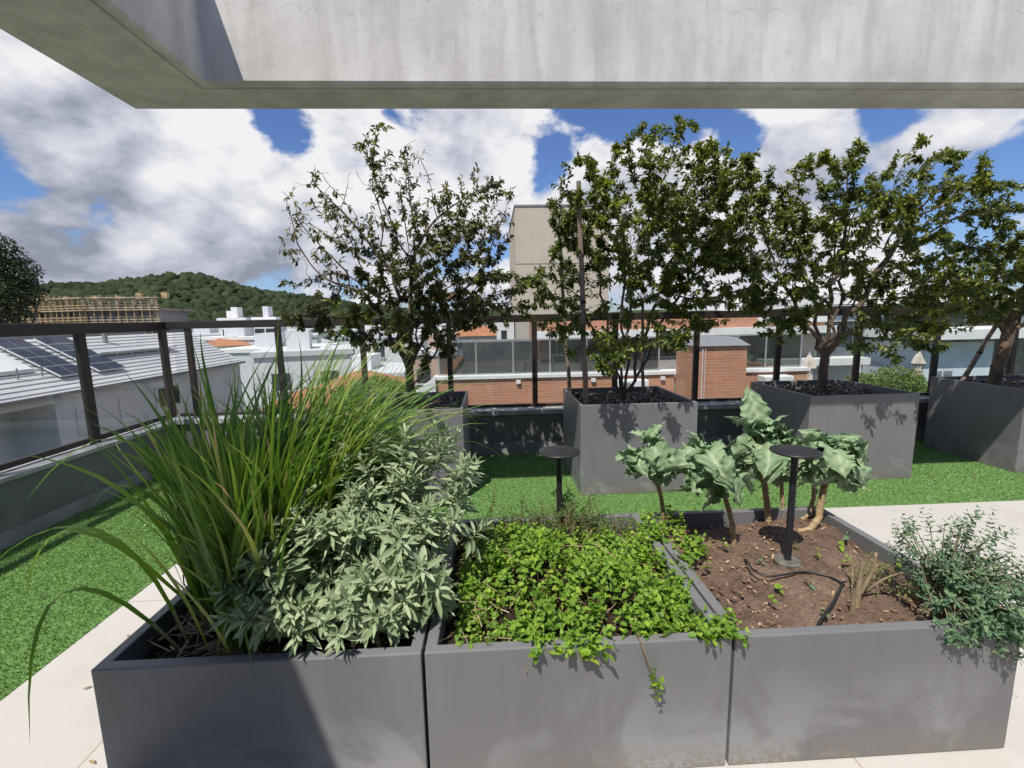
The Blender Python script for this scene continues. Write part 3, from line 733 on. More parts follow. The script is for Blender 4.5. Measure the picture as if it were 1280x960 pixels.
# 2: dense, many stems from the soil
t0 = (1.09, 3.70, .63)
st = [wander(t0, (1.08, 3.69, .72), 3, .002)]
for e in ((.72,3.62,1.5), (.90,3.8,1.75), (1.05,3.6,1.8), (1.2,3.8,1.85), (1.42,3.68,1.75), (1.6,3.8,1.6), (1.0,3.9,1.4)):
    a = (1.08+(e[0]-1.08)*.12, 3.69, .74); st.append([(1.08, 3.69, .72)]+wander(a, e, 11, .014))
B2 = [(1.15,3.70,2.05,.72,.55,.55,4), (1.5,3.6,1.95,.5,.5,.4,2), (1.68,3.7,2.22,.50,.5,.45,2.6), (.72,3.65,2.25,.33,.4,.36,1.2), (.55,3.65,1.55,.38,.4,.36,1.1), (1.15,3.6,1.42,.6,.45,.34,1.6), (1.75,3.65,1.62,.48,.45,.42,1.8),
      (1.98,3.7,2.4,.28,.3,.22,.6), (1.35,3.65,2.62,.42,.35,.22,.7), (.62,3.5,1.18,.22,.25,.16,.4), (2.0,3.7,1.95,.3,.4,.35,1.0), (.85,3.14,1.12,.24,.22,.17,.55), (1.15,3.12,1.2,.3,.2,.13,.5)]
potted_tree(t0, st, B2, 1700, 36000, M['treeleaf'], 'dense potted tree of many stems with a tall timber stake in its box', M['bark2'], .024,
            bare=[((.85,3.6,1.25),(.55,.6,.5),.45)],
            young=[(.95,3.3,1.12,.2,.15,.08,2), (1.35,3.4,1.2,.15,.15,.08,1), (.9,3.4,2.2,.25,.2,.2,.6)])
# 3: spreading
t0 = (2.87, 3.80, .63)
st = [wander(t0, (2.86, 3.78, 1.0), 6, .006)]
for e in ((2.45,3.68,1.5), (2.68,3.85,1.7), (2.86,3.7,1.75), (3.05,3.85,1.7), (3.32,3.7,1.45), (3.2,3.65,1.75), (2.9,3.55,1.45)):
    st.append(wander((2.86, 3.78, 1.0), e, 9, .016))
B3 = [(2.95,3.72,1.85,.75,.55,.48,4), (2.75,3.75,2.35,.36,.4,.36,1.3), (3.45,3.72,2.28,.5,.45,.40,2), (3.98,3.72,2.2,.38,.35,.26,1), (2.42,3.65,1.45,.42,.42,.36,1.5), (3.45,3.6,1.42,.5,.42,.32,1.7), (2.2,3.7,2.0,.34,.35,.4,1.3), (2.95,3.22,1.15,.42,.22,.16,.8)]
potted_tree(t0, st, B3, 1600, 28000, M['treeleaf'], 'spreading potted tree with patches of yellow leaves, above the kale plants', M['bark'], .036,
            bare=[((2.85,3.7,1.25),(.35,.6,.35),.4)],
            young=[(3.5,3.4,1.5,.25,.2,.2,3), (3.3,3.4,1.2,.15,.15,.08,1), (2.5,3.4,1.8,.2,.2,.2,.6), (4.0,3.6,1.5,.12,.15,.1,1)])
# 4: at the right edge
t0 = (4.50, 3.86, .63)
st = [wander(t0, (4.56, 3.84, 1.15), 6, .006)]
for e in ((4.05,3.75,1.6), (4.4,3.9,1.8), (4.65,3.75,1.9), (4.95,3.9,1.8), (5.1,3.7,1.5)):
    st.append(wander((4.56, 3.84, 1.15), e, 8, .016))
B4 = [(4.55,3.8,1.62,.72,.5,.40,3), (3.98,3.75,1.48,.42,.4,.32,1.5), (4.35,3.8,1.85,.4,.4,.26,1.0), (5.1,3.8,1.8,.5,.45,.45,1.6)]
potted_tree(t0, st, B4, 1100, 14500, M['treeleaf'], 'potted tree cut off by the right edge, beside a slanted stake', M['bark'], .045)
def stake(a, b_, r, label):
    root = thing('garden_stake', a, label, 'stake', 'timber stakes in the tree planters')
    pts = wander(a, b_, 7, .004); mb = MB().tube(pts, [r*(1.0-.25*t) for t in np.linspace(0, 1, 7)], 9)
    adopt(root, mb.build('pole', M['stake'], smooth=False))
    adopt(root, MB().tube([Vector(pts[3])+Vector((0,0,-.012)), Vector(pts[3])+Vector((0,0,.012))], r*1.08, 10).build('binding', M['black']))
stake((.715, 3.40, .60), (.655, 3.42, 2.32), .022, 'tall thick timber stake at the front corner of the dense tree planter')
stake((.70, 4.05, .60), (.60, 4.03, 2.12), .018, 'thinner timber stake standing behind the tall thick one')
stake((1.36, 4.02, .60), (1.33, 3.98, 1.5), .016, 'dark short stake at the back right of the dense tree planter')
stake((4.33+.13, 4.12, .60), (4.78, 4.10, 1.30), .022, 'slanted grey stake leaning to the right beside the rightmost tree')

# ------------------------------------------------------------------ lemongrass
def lemongrass():
    root = thing('lemongrass', (-.83, 1.6, .345), 'tall lemongrass clump with long arching blades in the left planter box', 'plant')
    n = 1650; S = 11
    # base in tufts
    tuft = np.column_stack([rng.uniform(-1.03, -.66, 26), rng.uniform(1.29, 1.95, 26)])
    k = rng.integers(0, 26, n); base = np.column_stack([tuft[k]+rng.normal(size=(n, 2))*.03, np.full(n, .35)])
    base[:, 0] = np.clip(base[:, 0], -1.07, -.62); base[:, 1] = np.clip(base[:, 1], 1.215, 1.98)
    out = base[:, :2]-np.array([-.80, 1.62]); a = np.arctan2(out[:, 1], out[:, 0])+rng.normal(size=n)*.75
    a = np.where((rng.random(n) < .48) & (base[:, 1] > 1.5), rng.normal(size=n)*.5+.6, a)            # wind lays many to the right
    L = rng.uniform(.55, 1.16, n); th0 = np.abs(rng.normal(size=n))*.20+.04; bend = np.abs(rng.normal(size=n))*.75+.25
    right = (np.cos(a) > .3); bend += np.where(right & (base[:, 1] > 1.5), .22, 0); bend *= np.where(right & (base[:, 1] < 1.5), .55, 1); lft = (np.cos(a) < -.1); bend *= np.where(lft, .55, 1); th0 *= np.where(lft, .75, 1)
    near = (np.sin(a) < -.2); bend *= np.where(near, .6, 1); L *= np.where(near, .78, 1); th0 *= np.where(near, .7, 1)
    flop = (rng.random(n) < .07) & ~lft & ~near; bend += np.where(flop, 1.3, 0); L *= np.where(lft, np.where(base[:, 1] < 1.5, .70, .78), .95)
    t = np.linspace(0, 1, S); th = th0[:, None]+bend[:, None]*t[None]**1.8
    ds = (L/(S-1))[:, None]
    r = np.concatenate([np.zeros((n, 1)), np.cumsum(np.sin(th[:, 1:])*ds, 1)], 1); z = np.concatenate([np.zeros((n, 1)), np.cumsum(np.cos(th[:, 1:])*ds, 1)], 1)
    sw = rng.normal(size=n)*.25
    A_ = a[:, None]+sw[:, None]*t[None]**2
    P = np.stack([base[:, :1]+r*np.cos(A_), base[:, 1:2]+r*np.sin(A_), base[:, 2:]+z], -1)
    W = (rng.uniform(.008, .017, n))[:, None]*np.clip(np.minimum(.45+2.2*t, (1-t)*2.6+.02), 0, 1)[None]
    side = np.stack([-np.sin(a), np.cos(a), rng.normal(size=n)*.4], -1)
    V, F = ribbons(P, W, side)
    o = adopt(root, np_mesh('blades', V, F, M['lemongrass'], smooth=True)); al = o.data.attributes.new('along', 'FLOAT', 'POINT'); al.data.foreach_set('value', np.tile(np.repeat(t, 3), n).astype(np.float32))
    # long single blades that stick out on the left, two bent over the floor
    ex = [((-.98,1.35,.36),(-1.20,1.35,.75),(-1.62,1.42,.60)), ((-.99,1.5,.36),(-1.25,1.6,.95),(-1.75,1.7,.72)), ((-.97,1.42,.36),(-1.1,1.4,.8),(-1.42,1.35,1.0)),
          ((-.95,1.55,.36),(-1.08,1.6,.85),(-1.22,1.55,1.22)), ((-.98,1.32,.36),(-1.22,1.24,.62),(-1.30,1.16,.22)), ((-.9,1.62,.36),(-1.02,1.7,.9),(-1.08,1.7,1.30)),
          ((-.85,1.28,.36),(-.74,1.2,.62),(-.66,1.13,.40)), ((-.98,1.45,.36),(-1.32,1.42,.72),(-1.50,1.40,.48)), ((-.8,1.7,.36),(-.7,1.85,.95),(-.45,1.95,1.26)), ((-.9,1.5,.36),(-1.15,1.5,.8),(-1.35,1.5,.75)),
          ((-.72,1.6,.36),(-.6,1.7,.95),(-.35,1.75,1.12)), ((-.75,1.75,.36),(-.72,1.9,1.0),(-.6,2.0,1.36)), ((-.95,1.75,.36),(-1.12,1.85,1.0),(-1.2,1.95,1.33))]
    Q = []
    for p0, p1, p2 in ex:
        p0, p1, p2 = map(np.array, (p0, p1, p2)); c = 2*p1-.5*(p0+p2)
        Q.append([(1-u)**2*p0+2*u*(1-u)*c+u*u*p2 for u in t])
    Q = np.array(Q); m = len(ex)
    V, F = ribbons(Q, np.full((m, 1), .015)*np.clip(np.minimum(.5+2*t, (1-t)*3), .02, 1)[None], np.tile(np.array([.3, 1., .1]), (m, 1)))
    o = adopt(root, np_mesh('outer_blades', V, F, M['lemongrass'], smooth=True)); al = o.data.attributes.new('along', 'FLOAT', 'POINT'); al.data.foreach_set('value', np.tile(np.repeat(t, 3), m).astype(np.float32))
    # dry litter and cut stems round the foot
    n2 = 330; b = np.column_stack([rng.uniform(-1.06, -.35, n2), rng.uniform(1.22, 1.85, n2), rng.uniform(.355, .40, n2)])
    d = nrm(np.column_stack([rng.normal(size=n2), rng.normal(size=n2), np.abs(rng.normal(size=n2))*.25])); LL = rng.uniform(.05, .2, n2)
    P2 = b[:, None]+d[:, None]*LL[:, None, None]*np.linspace(0, 1, 4)[None, :, None]; P2[..., 2] -= (np.linspace(0, 1, 4)**2*.02)[None]
    P2[..., 0] = np.clip(P2[..., 0], -1.075, -.26); P2[..., 1] = np.clip(P2[..., 1], 1.212, 1.98)
    V, F = ribbons(P2, np.full((n2, 4), .0045), randdir(n2)); tag(adopt(root, np_mesh('dry_litter', V, F, M['straw'])), kind='stuff')
lemongrass()

# ------------------------------------------------------------------ sage
def sage():
    root = thing('sage_bush', (-.42, 1.55, .345), 'bushy grey green sage with felted leaves spilling over the planter rim', 'bush')
    blobs = [(-.60,1.36,.62,.20,.15,.14,3.2), (-.39,1.45,.63,.22,.18,.18,3), (-.43,1.62,.77,.20,.2,.15,3), (-.22,1.72,.76,.17,.17,.16,2.6), (-.31,1.34,.54,.15,.14,.13,2), (-.45,1.27,.50,.16,.1,.1,1.2), (-.15,1.5,.63,.10,.12,.10,.7), (-.58,1.55,.68,.14,.14,.13,1.2), (-.66,1.28,.57,.11,.09,.12,1.8)]
    n = 285; P = in_blobs(blobs, n)
    w_ = np.array([-.41, 1.52, .45]); out = nrm(P-w_)
    # pull towards the surface so that the inside stays open
    sb = MB(); parts = []
    for i in range(n):
        p = P[i]; d = nrm(out[i]*.8+np.array([0, -.12, .55])+rng.normal(size=3)*.22)
        root_p = np.array([-.42+rng.normal()*.05, 1.55+rng.normal()*.06, .36]); mid = root_p*.45+p*.55+np.array([0, 0, .02])
        if i % 2 == 0 or p[2] < .6: sb.tube([root_p, mid, p, p+d*.07], [.004, .003, .002, .0012], 4, cap=False)
        m = 18; u = np.linspace(0, 1, m); ang = np.arange(m)*1.5708+(np.arange(m)//2)*.35+rng.random()*6
        ax = Vector(d); e1 = np.array(ax.orthogonal().normalized()); e2 = np.cross(d, e1)
        ll = (.088-.050*u)*rng.uniform(.55, 1.2); rad = np.cos(ang)[:, None]*e1+np.sin(ang)[:, None]*e2
        dirs = nrm(rad*(1.05-.55*u)[:, None]+d*(.15+.8*u)[:, None]+np.array([0, 0, -.10])+rng.normal(size=(m, 3))*.15)
        parts.append((p+d*(.085*u)[:, None]-d*.02, dirs, nrm(d+rng.normal(size=(m, 3))*.2), ll, ll*rng.uniform(.20, .28, m)))
    b, d, nv, L, W = (np.concatenate([q[i] for q in parts]) for i in range(5))
    V, F = leaves(b, d, nv, L, W, ((0,.15),(.25,.8),(.55,1),(.82,.6),(1,.05)), .14, .18, .12)
    adopt(root, np_mesh('foliage', V, F, M['sage'], smooth=True)); adopt(root, sb.build('stems', M['sagestem'], smooth=True))
sage()

# ------------------------------------------------------------------ mint and small herbs
def rosettes(P, up, mat, name, parent, L=(.018,.032), ratio=.8, pairs=3, stem=None, stem_len=.04, jitter=.3):
    n = len(P); d = nrm(up+rng.normal(size=(n, 3))*jitter); parts = []
    e1 = nrm(np.cross(d, np.array([.3, .7, .2]))); e2 = np.cross(d, e1); a0 = rng.random(n)*6.28
    for k in range(pairs):
        for s_ in (0, math.pi):
            a = a0+k*1.5708+s_; rad = np.cos(a)[:, None]*e1+np.sin(a)[:, None]*e2
            u = k/max(1, pairs-1); l = rng.uniform(*L, n)*(1-.45*u)
            parts.append((P+d*(stem_len*(u-.6)), nrm(rad*(1-.25*u)+d*(.15+.5*u)+rng.normal(size=(n, 3))*.2), nrm(d+rng.normal(size=(n, 3))*.25), l, l*ratio*rng.uniform(.85, 1.1, n)))
    b, dd, nv, LL, W = (np.concatenate([q[i] for q in parts]) for i in range(5))
    V, F = leaves(b, dd, nv, LL, W, ((0,.2),(.3,.95),(.65,.85),(1,.08)), .10, .25, .25)
    o = np_mesh(name, V, F, mat, smooth=True)
    if parent is not None: adopt(parent, o)
    if stem is not None:
        sb = MB()
        for i in range(0, n, stem):
            g = P[i]+np.array([rng.normal()*.03, rng.normal()*.03, 0]); g[2] = .36
            if P[i][1] > 1.2 and P[i][2] > .37: sb.tube([g, (g+P[i])/2+rng.normal(size=3)*.008, P[i]], [.0018, .0015, .001], 4, cap=False)
        so_ = tag(sb.build('stems', M['mintstem']), kind='stuff')
        if parent is not None: adopt(parent, so_)
    return o
def mint():
    root = thing('mint_patch', (.25, 1.55, .36), 'bright green mint carpet spreading through the middle planter and over its rims', 'mint')
    n = 1330
    x = rng.uniform(-.17, .72, n); y = 1.19+rng.random(n)*.70
    h = .42+.035*np.sin(x*9+1)*np.sin(y*8)+.045*np.sin(np.pi*np.clip((x+.2)/.95, 0, 1))*np.sin(np.pi*np.clip((y-1.15)/.8, 0, 1))
    z = h+rng.normal(size=n)*.016-.03*(rng.random(n) < .35)
    hole = (np.sin(x*17+2)*np.sin(y*15+.5)+.5*np.sin(x*31-y*23)) > .46
    over = (y < 1.21); z[over] = np.maximum(z[over], .435)
    keep = ~hole | (rng.random(n) < .25)
    edge = (x > .66) & (rng.random(n) < .5); keep &= ~edge
    P = np.column_stack([x, y, z])[keep & (x > -.13)]
    # creeping across the double rim to the right
    q = np.column_stack([rng.uniform(.66, .84, 55), rng.uniform(1.55, 1.98, 55), rng.uniform(.425, .475, 55)])
    q2 = np.column_stack([rng.uniform(.56, .71, 26), rng.uniform(1.145, 1.25, 26), rng.uniform(.435, .465, 26)])
    q3 = np.column_stack([rng.uniform(.08, .32, 26), rng.uniform(1.14, 1.2, 26), rng.uniform(.425, .455, 26)])
    P = np.concatenate([P, q, q2, q3])
    rosettes(P, np.array([0, -.15, 1.]), M['mint'], 'foliage', root, stem=3)
    litter_n = 220; b = np.column_stack([rng.uniform(-.16, .62, litter_n), rng.uniform(1.22, 1.9, litter_n), rng.uniform(.385, .44, litter_n)])
    d = nrm(np.column_stack([rng.normal(size=litter_n), rng.normal(size=litter_n), rng.normal(size=litter_n)*.3])); LL = rng.uniform(.03, .12, litter_n)
    Pq = b[:, None]+d[:, None]*LL[:, None, None]*np.linspace(0, 1, 4)[None, :, None]
    V, F = ribbons(Pq, np.full((litter_n, 4), .003), randdir(litter_n)); tag(adopt(root, np_mesh('dry_stalks', V, F, M['straw'])), kind='stuff')
    # hanging runner
    hang = thing('mint_runner', (.40, 1.16, .44), 'trailing mint runner hanging down the front of the middle planter', 'mint')
    pts = [(.40,1.19,.45), (.402,1.155,.44), (.415,1.145,.40), (.43,1.14,.36), (.44,1.138,.315), (.445,1.137,.285)]
    adopt(hang, MB().tube(pts, [.002,.002,.0018,.0016,.0014,.001], 5).build('stem', M['mintstem'], smooth=True))
    hp = np.array([(.428,1.138,.365), (.437,1.135,.345), (.440,1.133,.325), (.446,1.133,.305), (.434,1.134,.315), (.447,1.134,.285), (.452,1.133,.325), (.43,1.135,.335)])
    rosettes(hp, np.array([.1, -.8, -.35]), M['mint'], 'foliage', hang, L=(.014,.024), pairs=2, stem_len=.01)
mint()
def back_herb():
    root = thing('herb_clump', (.2, 1.93, .36), 'darker fine leaved herb clump at the back of the mint bed round the lamp post', 'herb')
    n = 620; P = in_blobs([(.02,1.9,.43,.2,.12,.07,2), (.28,1.93,.45,.2,.12,.08,2.4), (.5,1.92,.44,.14,.1,.06,1.2), (.0,1.75,.42,.15,.12,.06,1), (.32,2.0,.52,.06,.05,.06,.4)], n)
    sb = MB(); tips = []
    for i in range(26):
        a = np.array([rng.uniform(-.08, .5), rng.uniform(1.85, 2.0), .42]); b = a+np.array([rng.normal()*.05, rng.normal()*.04, rng.uniform(.07, .17)])
        sb.tube([a, (a+b)/2+rng.normal(size=3)*.006, b], [.0012, .001, .0007], 4, cap=False); tips += [b, (a+b)/2, b*.75+a*.25]
    tag(adopt(root, sb.build('flower_stalks', M['mintstem'])), kind='stuff')
    rosettes(np.concatenate([P, np.array(tips)]), np.array([0, -.1, 1.]), M['herb'], 'foliage', root, L=(.009,.016), ratio=.6, pairs=4, stem=2, stem_len=.05, jitter=.4)
back_herb()

# ------------------------------------------------------------------ kale
def kale_leaf(base, d, L, W, droop, parts, vein):
    """one big ruffled leaf on a stalk; appended as a smooth grid"""
    nu, nv_ = 38, 19; d = nrm(np.array(d)); up = np.array([0, 0, 1.]); s = nrm(np.cross(d, up)); roll = rng.normal()*.35
    ph = rng.random(6)*6.28; V = np.zeros((nu, nv_, 3)); A = np.zeros((nu, nv_))
    c = np.array(base, float); dirv = d.copy(); step = L/(nu-1); yaw = rng.normal()*.04
    amp = rng.uniform(.7, 1.5)
    for i in range(nu):
        u = i/(nu-1)
        if i:
            th = droop/(nu-1)*(1.5 if .2 < u < .7 else .6)
            k0 = nrm(np.cross(s, dirv)); dirv = nrm(dirv*math.cos(th)-k0*math.sin(th)*(1 if k0[2] > -.2 else .2)+s*yaw)
            c = c+dirv*step
        kk = nrm(np.cross(s, dirv)); ss = nrm(s*math.cos(roll)+kk*math.sin(roll)); kk = np.cross(ss, dirv)
        if u < .18: wd = W*.045
        else:
            q = (u-.18)/.82; wd = W*max(.05, (math.sin(math.pi*min(1, q**.75*.97+.03)))**.55*(.95+.05*math.sin(u*17+ph[4])))
        for j in range(nv_):
            v = (j/(nv_-1)-.5)*2; av = abs(v); sg = 1 if v > 0 else -1
            ruff = amp*wd/W*(.013*av**2*math.sin(u*15+ph[0]+sg*1.3)+.013*av**4*math.sin(u*40+ph[1]+sg))
            puck = .0035*math.sin(u*30+ph[2])*math.sin(v*8+ph[3])*(u > .2)
            sag = -.10*wd*av**2+.10*wd*av
            V[i, j] = c+ss*(v*wd*.5)+kk*(sag+ruff+puck)-dirv*(.022*av*(u > .2))+dirv*(.004*math.sin(u*21+ph[5]+sg)*av**2)
            A[i, j] = max(math.exp(-(v*7)**2), .5*math.exp(-((av*.8+u*5) % 1-.5)**2*90) if av < .85 and u > .2 else 0)
    idx = np.arange(nu*nv_).reshape(nu, nv_); F = np.stack([idx[:-1, :-1], idx[:-1, 1:], idx[1:, 1:], idx[1:, :-1]], -1).reshape(-1, 4)
    parts.append((V.reshape(-1, 3), F)); vein.append(A.ravel())
def kale(stem, r, lab, leaves_spec, top_upright=2):
    root = thing('kale_plant', stem[0], lab, 'kale', 'kale plants in the bare soil planter')
    pts = [np.array(p, float) for p in stem]
    fine = []
    for i in range(len(pts)-1):
        for t in np.linspace(0, 1, 5)[:-1]: fine.append(pts[i]*(1-t)+pts[i+1]*t+rng.normal(size=3)*.0015)
    fine.append(pts[-1]); m = len(fine)
    r *= .85; adopt(root, MB().tube(fine, [r*(1-.25*i/m)*(1+.08*math.sin(i*2.3)) for i in range(m)], 9).build('stalk', M['kalestem'], smooth=True))
    parts, vein = [], []; top = pts[-1]
    for (az_, elv, L, W, dr) in leaves_spec:
        a = R(az_); e = R(elv); d = (math.cos(a)*math.cos(e), math.sin(a)*math.cos(e), math.sin(e))
        kale_leaf(top+np.array([0, 0, rng.uniform(-.09, .02) if elv < 55 else .0]), d, L, W, dr, parts, vein)
    V, F = cat(parts); o = np_mesh('leaves', V, F, M['kale'], smooth=True)
    at = o.data.attributes.new('vein', 'FLOAT', 'POINT'); at.data.foreach_set('value', np.concatenate(vein).astype(np.float32))
    adopt(root, o)
def spray(n, L, W, el_=(0, 40), dr=(1.6, 2.6), a0=0):
    return [(a0+i*137.5+rng.uniform(-15, 15), rng.uniform(*el_), L*rng.uniform(.8, 1.1), W*rng.uniform(.85, 1.15), rng.uniform(*dr)) for i in range(n)]
up3 = lambda: [(rng.uniform(0, 360), rng.uniform(50, 80), rng.uniform(.09, .15), .085, rng.uniform(.6, 1.6)) for _ in range(5)]
kale([(.79,2.0,.37),(.78,1.99,.48),(.73,1.97,.64),(.70,1.96,.78)], .013, 'kale plant with a thin brown leaning stalk at the left back of the soil bed', spray(20, .19, .125, (-30, 55), (1.9, 3.0))+up3())
kale([(1.01,1.78,.37),(1.0,1.78,.47),(.96,1.79,.62),(.88,1.80,.78)], .014, 'kale plant with big drooping leaves hanging over the mint side', spray(22, .21, .135, (-30, 55), (1.9, 3.0))+[(250, 25, .25, .14, 2.0), (285, 20, .27, .14, 2.0), (215, 25, .22, .13, 1.9), (320, 20, .23, .13, 2.0)]+up3())
kale([(1.28,1.97,.37),(1.27,1.98,.48),(1.25,1.99,.62),(1.23,2.0,.79)], .018, 'kale plant with one upright leaf, just behind the disc of the lamp', spray(24, .225, .145, (-30, 55), (1.6, 2.8))+[(95, 80, .25, .15, .12), (300, 70, .17, .12, .7), (200, 60, .2, .13, .8)]+up3())
kale([(1.37,2.0,.37),(1.37,2.02,.52),(1.36,2.04,.74)], .012, 'kale plant with a slim pale stalk hidden behind the lamp pole', spray(18, .20, .13, (-30, 50), (1.7, 2.8))+up3())
kale([(1.36,1.88,.375),(1.42,1.88,.385),(1.46,1.89,.44),(1.49,1.91,.58),(1.53,1.92,.74)], .020, 'kale plant with a thick stalk bent at the soil, nearest the right rim', spray(24, .215, .14, (-30, 58), (1.8, 2.9))+[(10, 20, .23, .15, 1.8), (340, 30, .22, .14, 1.7)]+up3())
kale([(1.45,2.0,.375),(1.50,2.0,.40),(1.51,2.0,.48),(1.53,2.01,.72)], .014, 'kale plant with a curved stalk tucked behind the thick stalked one', spray(16, .19, .125, (-30, 50), (1.8, 2.8))+up3())

# ------------------------------------------------------------------ lamps, hose, small things
def lamp(x, y, z0, zt, rd, lab):
    root = thing('garden_lamp', (x, y, z0), lab, 'lamp', 'black mushroom garden lamps')
    adopt(root, MB().tube([(x,y,z0-.12),(x,y,zt-.012)], .0128, 20).build('pole', M['black'], smooth=False))
    adopt(root, MB().lathe([(.018,-.013),(rd*.6,-.012),(rd*.96,-.008),(rd,-.004),(rd*.985,.000),(rd*.8,.003),(rd*.4,.005),(.004,.006)], (x,y,zt), 44).build('disc_shade', M['black'], smooth=True))
    adopt(root, MB().lathe([(.048,-.03),(.048,.004),(.042,.008),(.019,.009)], (x,y,z0), 28).build('base_plate', M['plate'], smooth=False))
    adopt(root, MB().lathe([(.0175,0),(.022,.003),(.022,.011),(.019,.014)], (x,y,zt-.0275), 24).build('lens_ring', M['black'], smooth=True))
lamp(.285, 1.93, .39, .775, .092, 'black disc topped garden lamp standing in the mint bed')
lamp(1.132, 1.61, .398, .845, .087, 'black disc topped garden lamp standing in the bare soil')
def smooth_path(P, k=6):
    P = [np.array(p, float) for p in P]; out = []
    for i in range(len(P)-1):
        p0, p1, p2, p3 = P[max(i-1,0)], P[i], P[i+1], P[min(i+2,len(P)-1)]
        for t in np.linspace(0, 1, k, endpoint=False):
            out.append(.5*(2*p1+(p2-p0)*t+(2*p0-5*p1+4*p2-p3)*t*t+(3*p1-p0-3*p2+p3)*t**3))
    return out+[P[-1]]
hz = .014; h = smooth_path([(.99,1.66,.37),(.965,1.60,.398),(.955,1.54,.396),(.985,1.50,.394),(1.05,1.50,.398),(1.13,1.515,.396),(1.20,1.48,.395),(1.22,1.43,.392)])
h = [q+np.array([0, 0, hz]) for q in h]; o = MB().tube(h, .0036, 8).build('irrigation_hose', M['black'], smooth=True); tag(o, 'thin black irrigation tube curling over the bare soil', 'hose', 'irrigation hoses')
h = smooth_path([(1.25,1.47,.385),(1.20,1.42,.400),(1.10,1.33,.400),(1.0,1.255,.392),(.96,1.22,.375)])
h = [q+np.array([0, 0, .010]) for q in h]; o = MB().tube(h, .0048, 8).build('irrigation_hose', M['black'], smooth=True); tag(o, 'thicker black irrigation pipe crossing the soil near the front rim', 'hose', 'irrigation hoses')
def seedlings():
    for i, (x, y) in enumerate([(1.02,1.60),(1.22,1.70),(1.25,1.61),(1.48,1.74),(1.40,1.68),(.93,1.72),(1.10,1.44),(.98,1.42),(1.53,1.55),(1.05,1.30),(.90,1.34),(1.33,1.56)]):
        t = thing('seedling', (x, y, .385), 'tiny green seedling sprouting from the bare brown soil', 'seedling', 'seedlings in the soil bed')
        hgt = rng.uniform(.02, .05)
        p = np.array([[x, y, .385+hgt]]); b = MB()
        b.tube([(x+rng.normal()*.01, y, .37), (x, y, .385+hgt)], .0012, 4, cap=False); adopt(t, b.build('stem', M['mintstem']))
        rosettes(p, np.array([0, -.2, 1.]), M['mint'] if i % 3 else M['rue'], 'leaves', t, L=(.016,.032), ratio=.7, pairs=2, stem_len=.012)
seedlings()
def stump():
    root = thing('pruned_stump', (1.2, 1.36, .375), 'pale pruned shrub stump with a few yellow green shoots at the right front', 'stump')
    b = MB()
    for pts, r in (([(1.19,1.34,.36),(1.20,1.35,.43),(1.225,1.37,.53)], [.012,.010,.006]), ([(1.205,1.35,.42),(1.235,1.345,.50),(1.24,1.34,.575)], [.008,.006,.004]), ([(1.16,1.32,.36),(1.155,1.315,.43),(1.15,1.31,.475)], [.009,.006,.001]),
                   ([(1.22,1.37,.38),(1.28,1.40,.44),(1.33,1.43,.48)], [.009,.007,.005]), ([(1.25,1.38,.41),(1.3,1.36,.47),(1.34,1.34,.50)], [.005,.004,.003]), ([(1.21,1.38,.38),(1.26,1.45,.45),(1.28,1.5,.52)], [.005,.004,.002])):
        b.tube(smooth_path(pts, 4), list(np.interp(np.linspace(0, 1, 4*(len(pts)-1)+1), np.linspace(0, 1, len(r)), r)), 7)
    adopt(root, b.build('stems', M['stumpwood'], smooth=True))
    P = in_blobs([(1.32,1.42,.48,.09,.08,.05,1), (1.27,1.38,.46,.08,.06,.05,.7), (1.38,1.36,.45,.07,.06,.05,.8)], 130)
    rosettes(P, np.array([.1, -.1, 1.]), M['bush'], 'foliage', root, L=(.006,.013), ratio=.5, pairs=2, stem_len=.02)
stump()
def rue():
    root = thing('rue_bush', (1.45, 1.3, .37), 'small blue green leafy shrub overhanging the front right planter corner', 'shrub')
    blobs = [(1.46,1.27,.52,.15,.14,.10,3), (1.56,1.25,.50,.14,.14,.11,2.4), (1.40,1.35,.60,.10,.10,.09,1.2), (1.52,1.32,.64,.13,.1,.07,1.3), (1.40,1.18,.45,.13,.07,.07,1.3), (1.56,1.14,.42,.14,.05,.09,1.6), (1.48,1.13,.50,.14,.06,.09,1.2), (1.66,1.28,.50,.08,.1,.09,.9)]
    n = 500; P = in_blobs(blobs, n); P[:, 1] = np.where(P[:, 2] < .44, np.minimum(P[:, 1], 1.15), P[:, 1])
    A = P[rng.choice(n, 150)]
    sb = MB()
    for p in A:
        g = np.array([1.43+rng.normal()*.02, 1.30+rng.normal()*.02, .38]); m = g*.5+p*.5+np.array([0, 0, .05])
        sb.tube([g, m, p], [.003, .002, .001], 4, cap=False)
    adopt(root, sb.build('stems', M['sagestem']))
    out = nrm(P-np.array([1.45, 1.32, .42]))
    rosettes(P, out*.6+np.array([0, 0, .5]), M['rue'], 'foliage', root, L=(.013,.024), ratio=.5, pairs=5, stem_len=.055, jitter=.3)
rue()
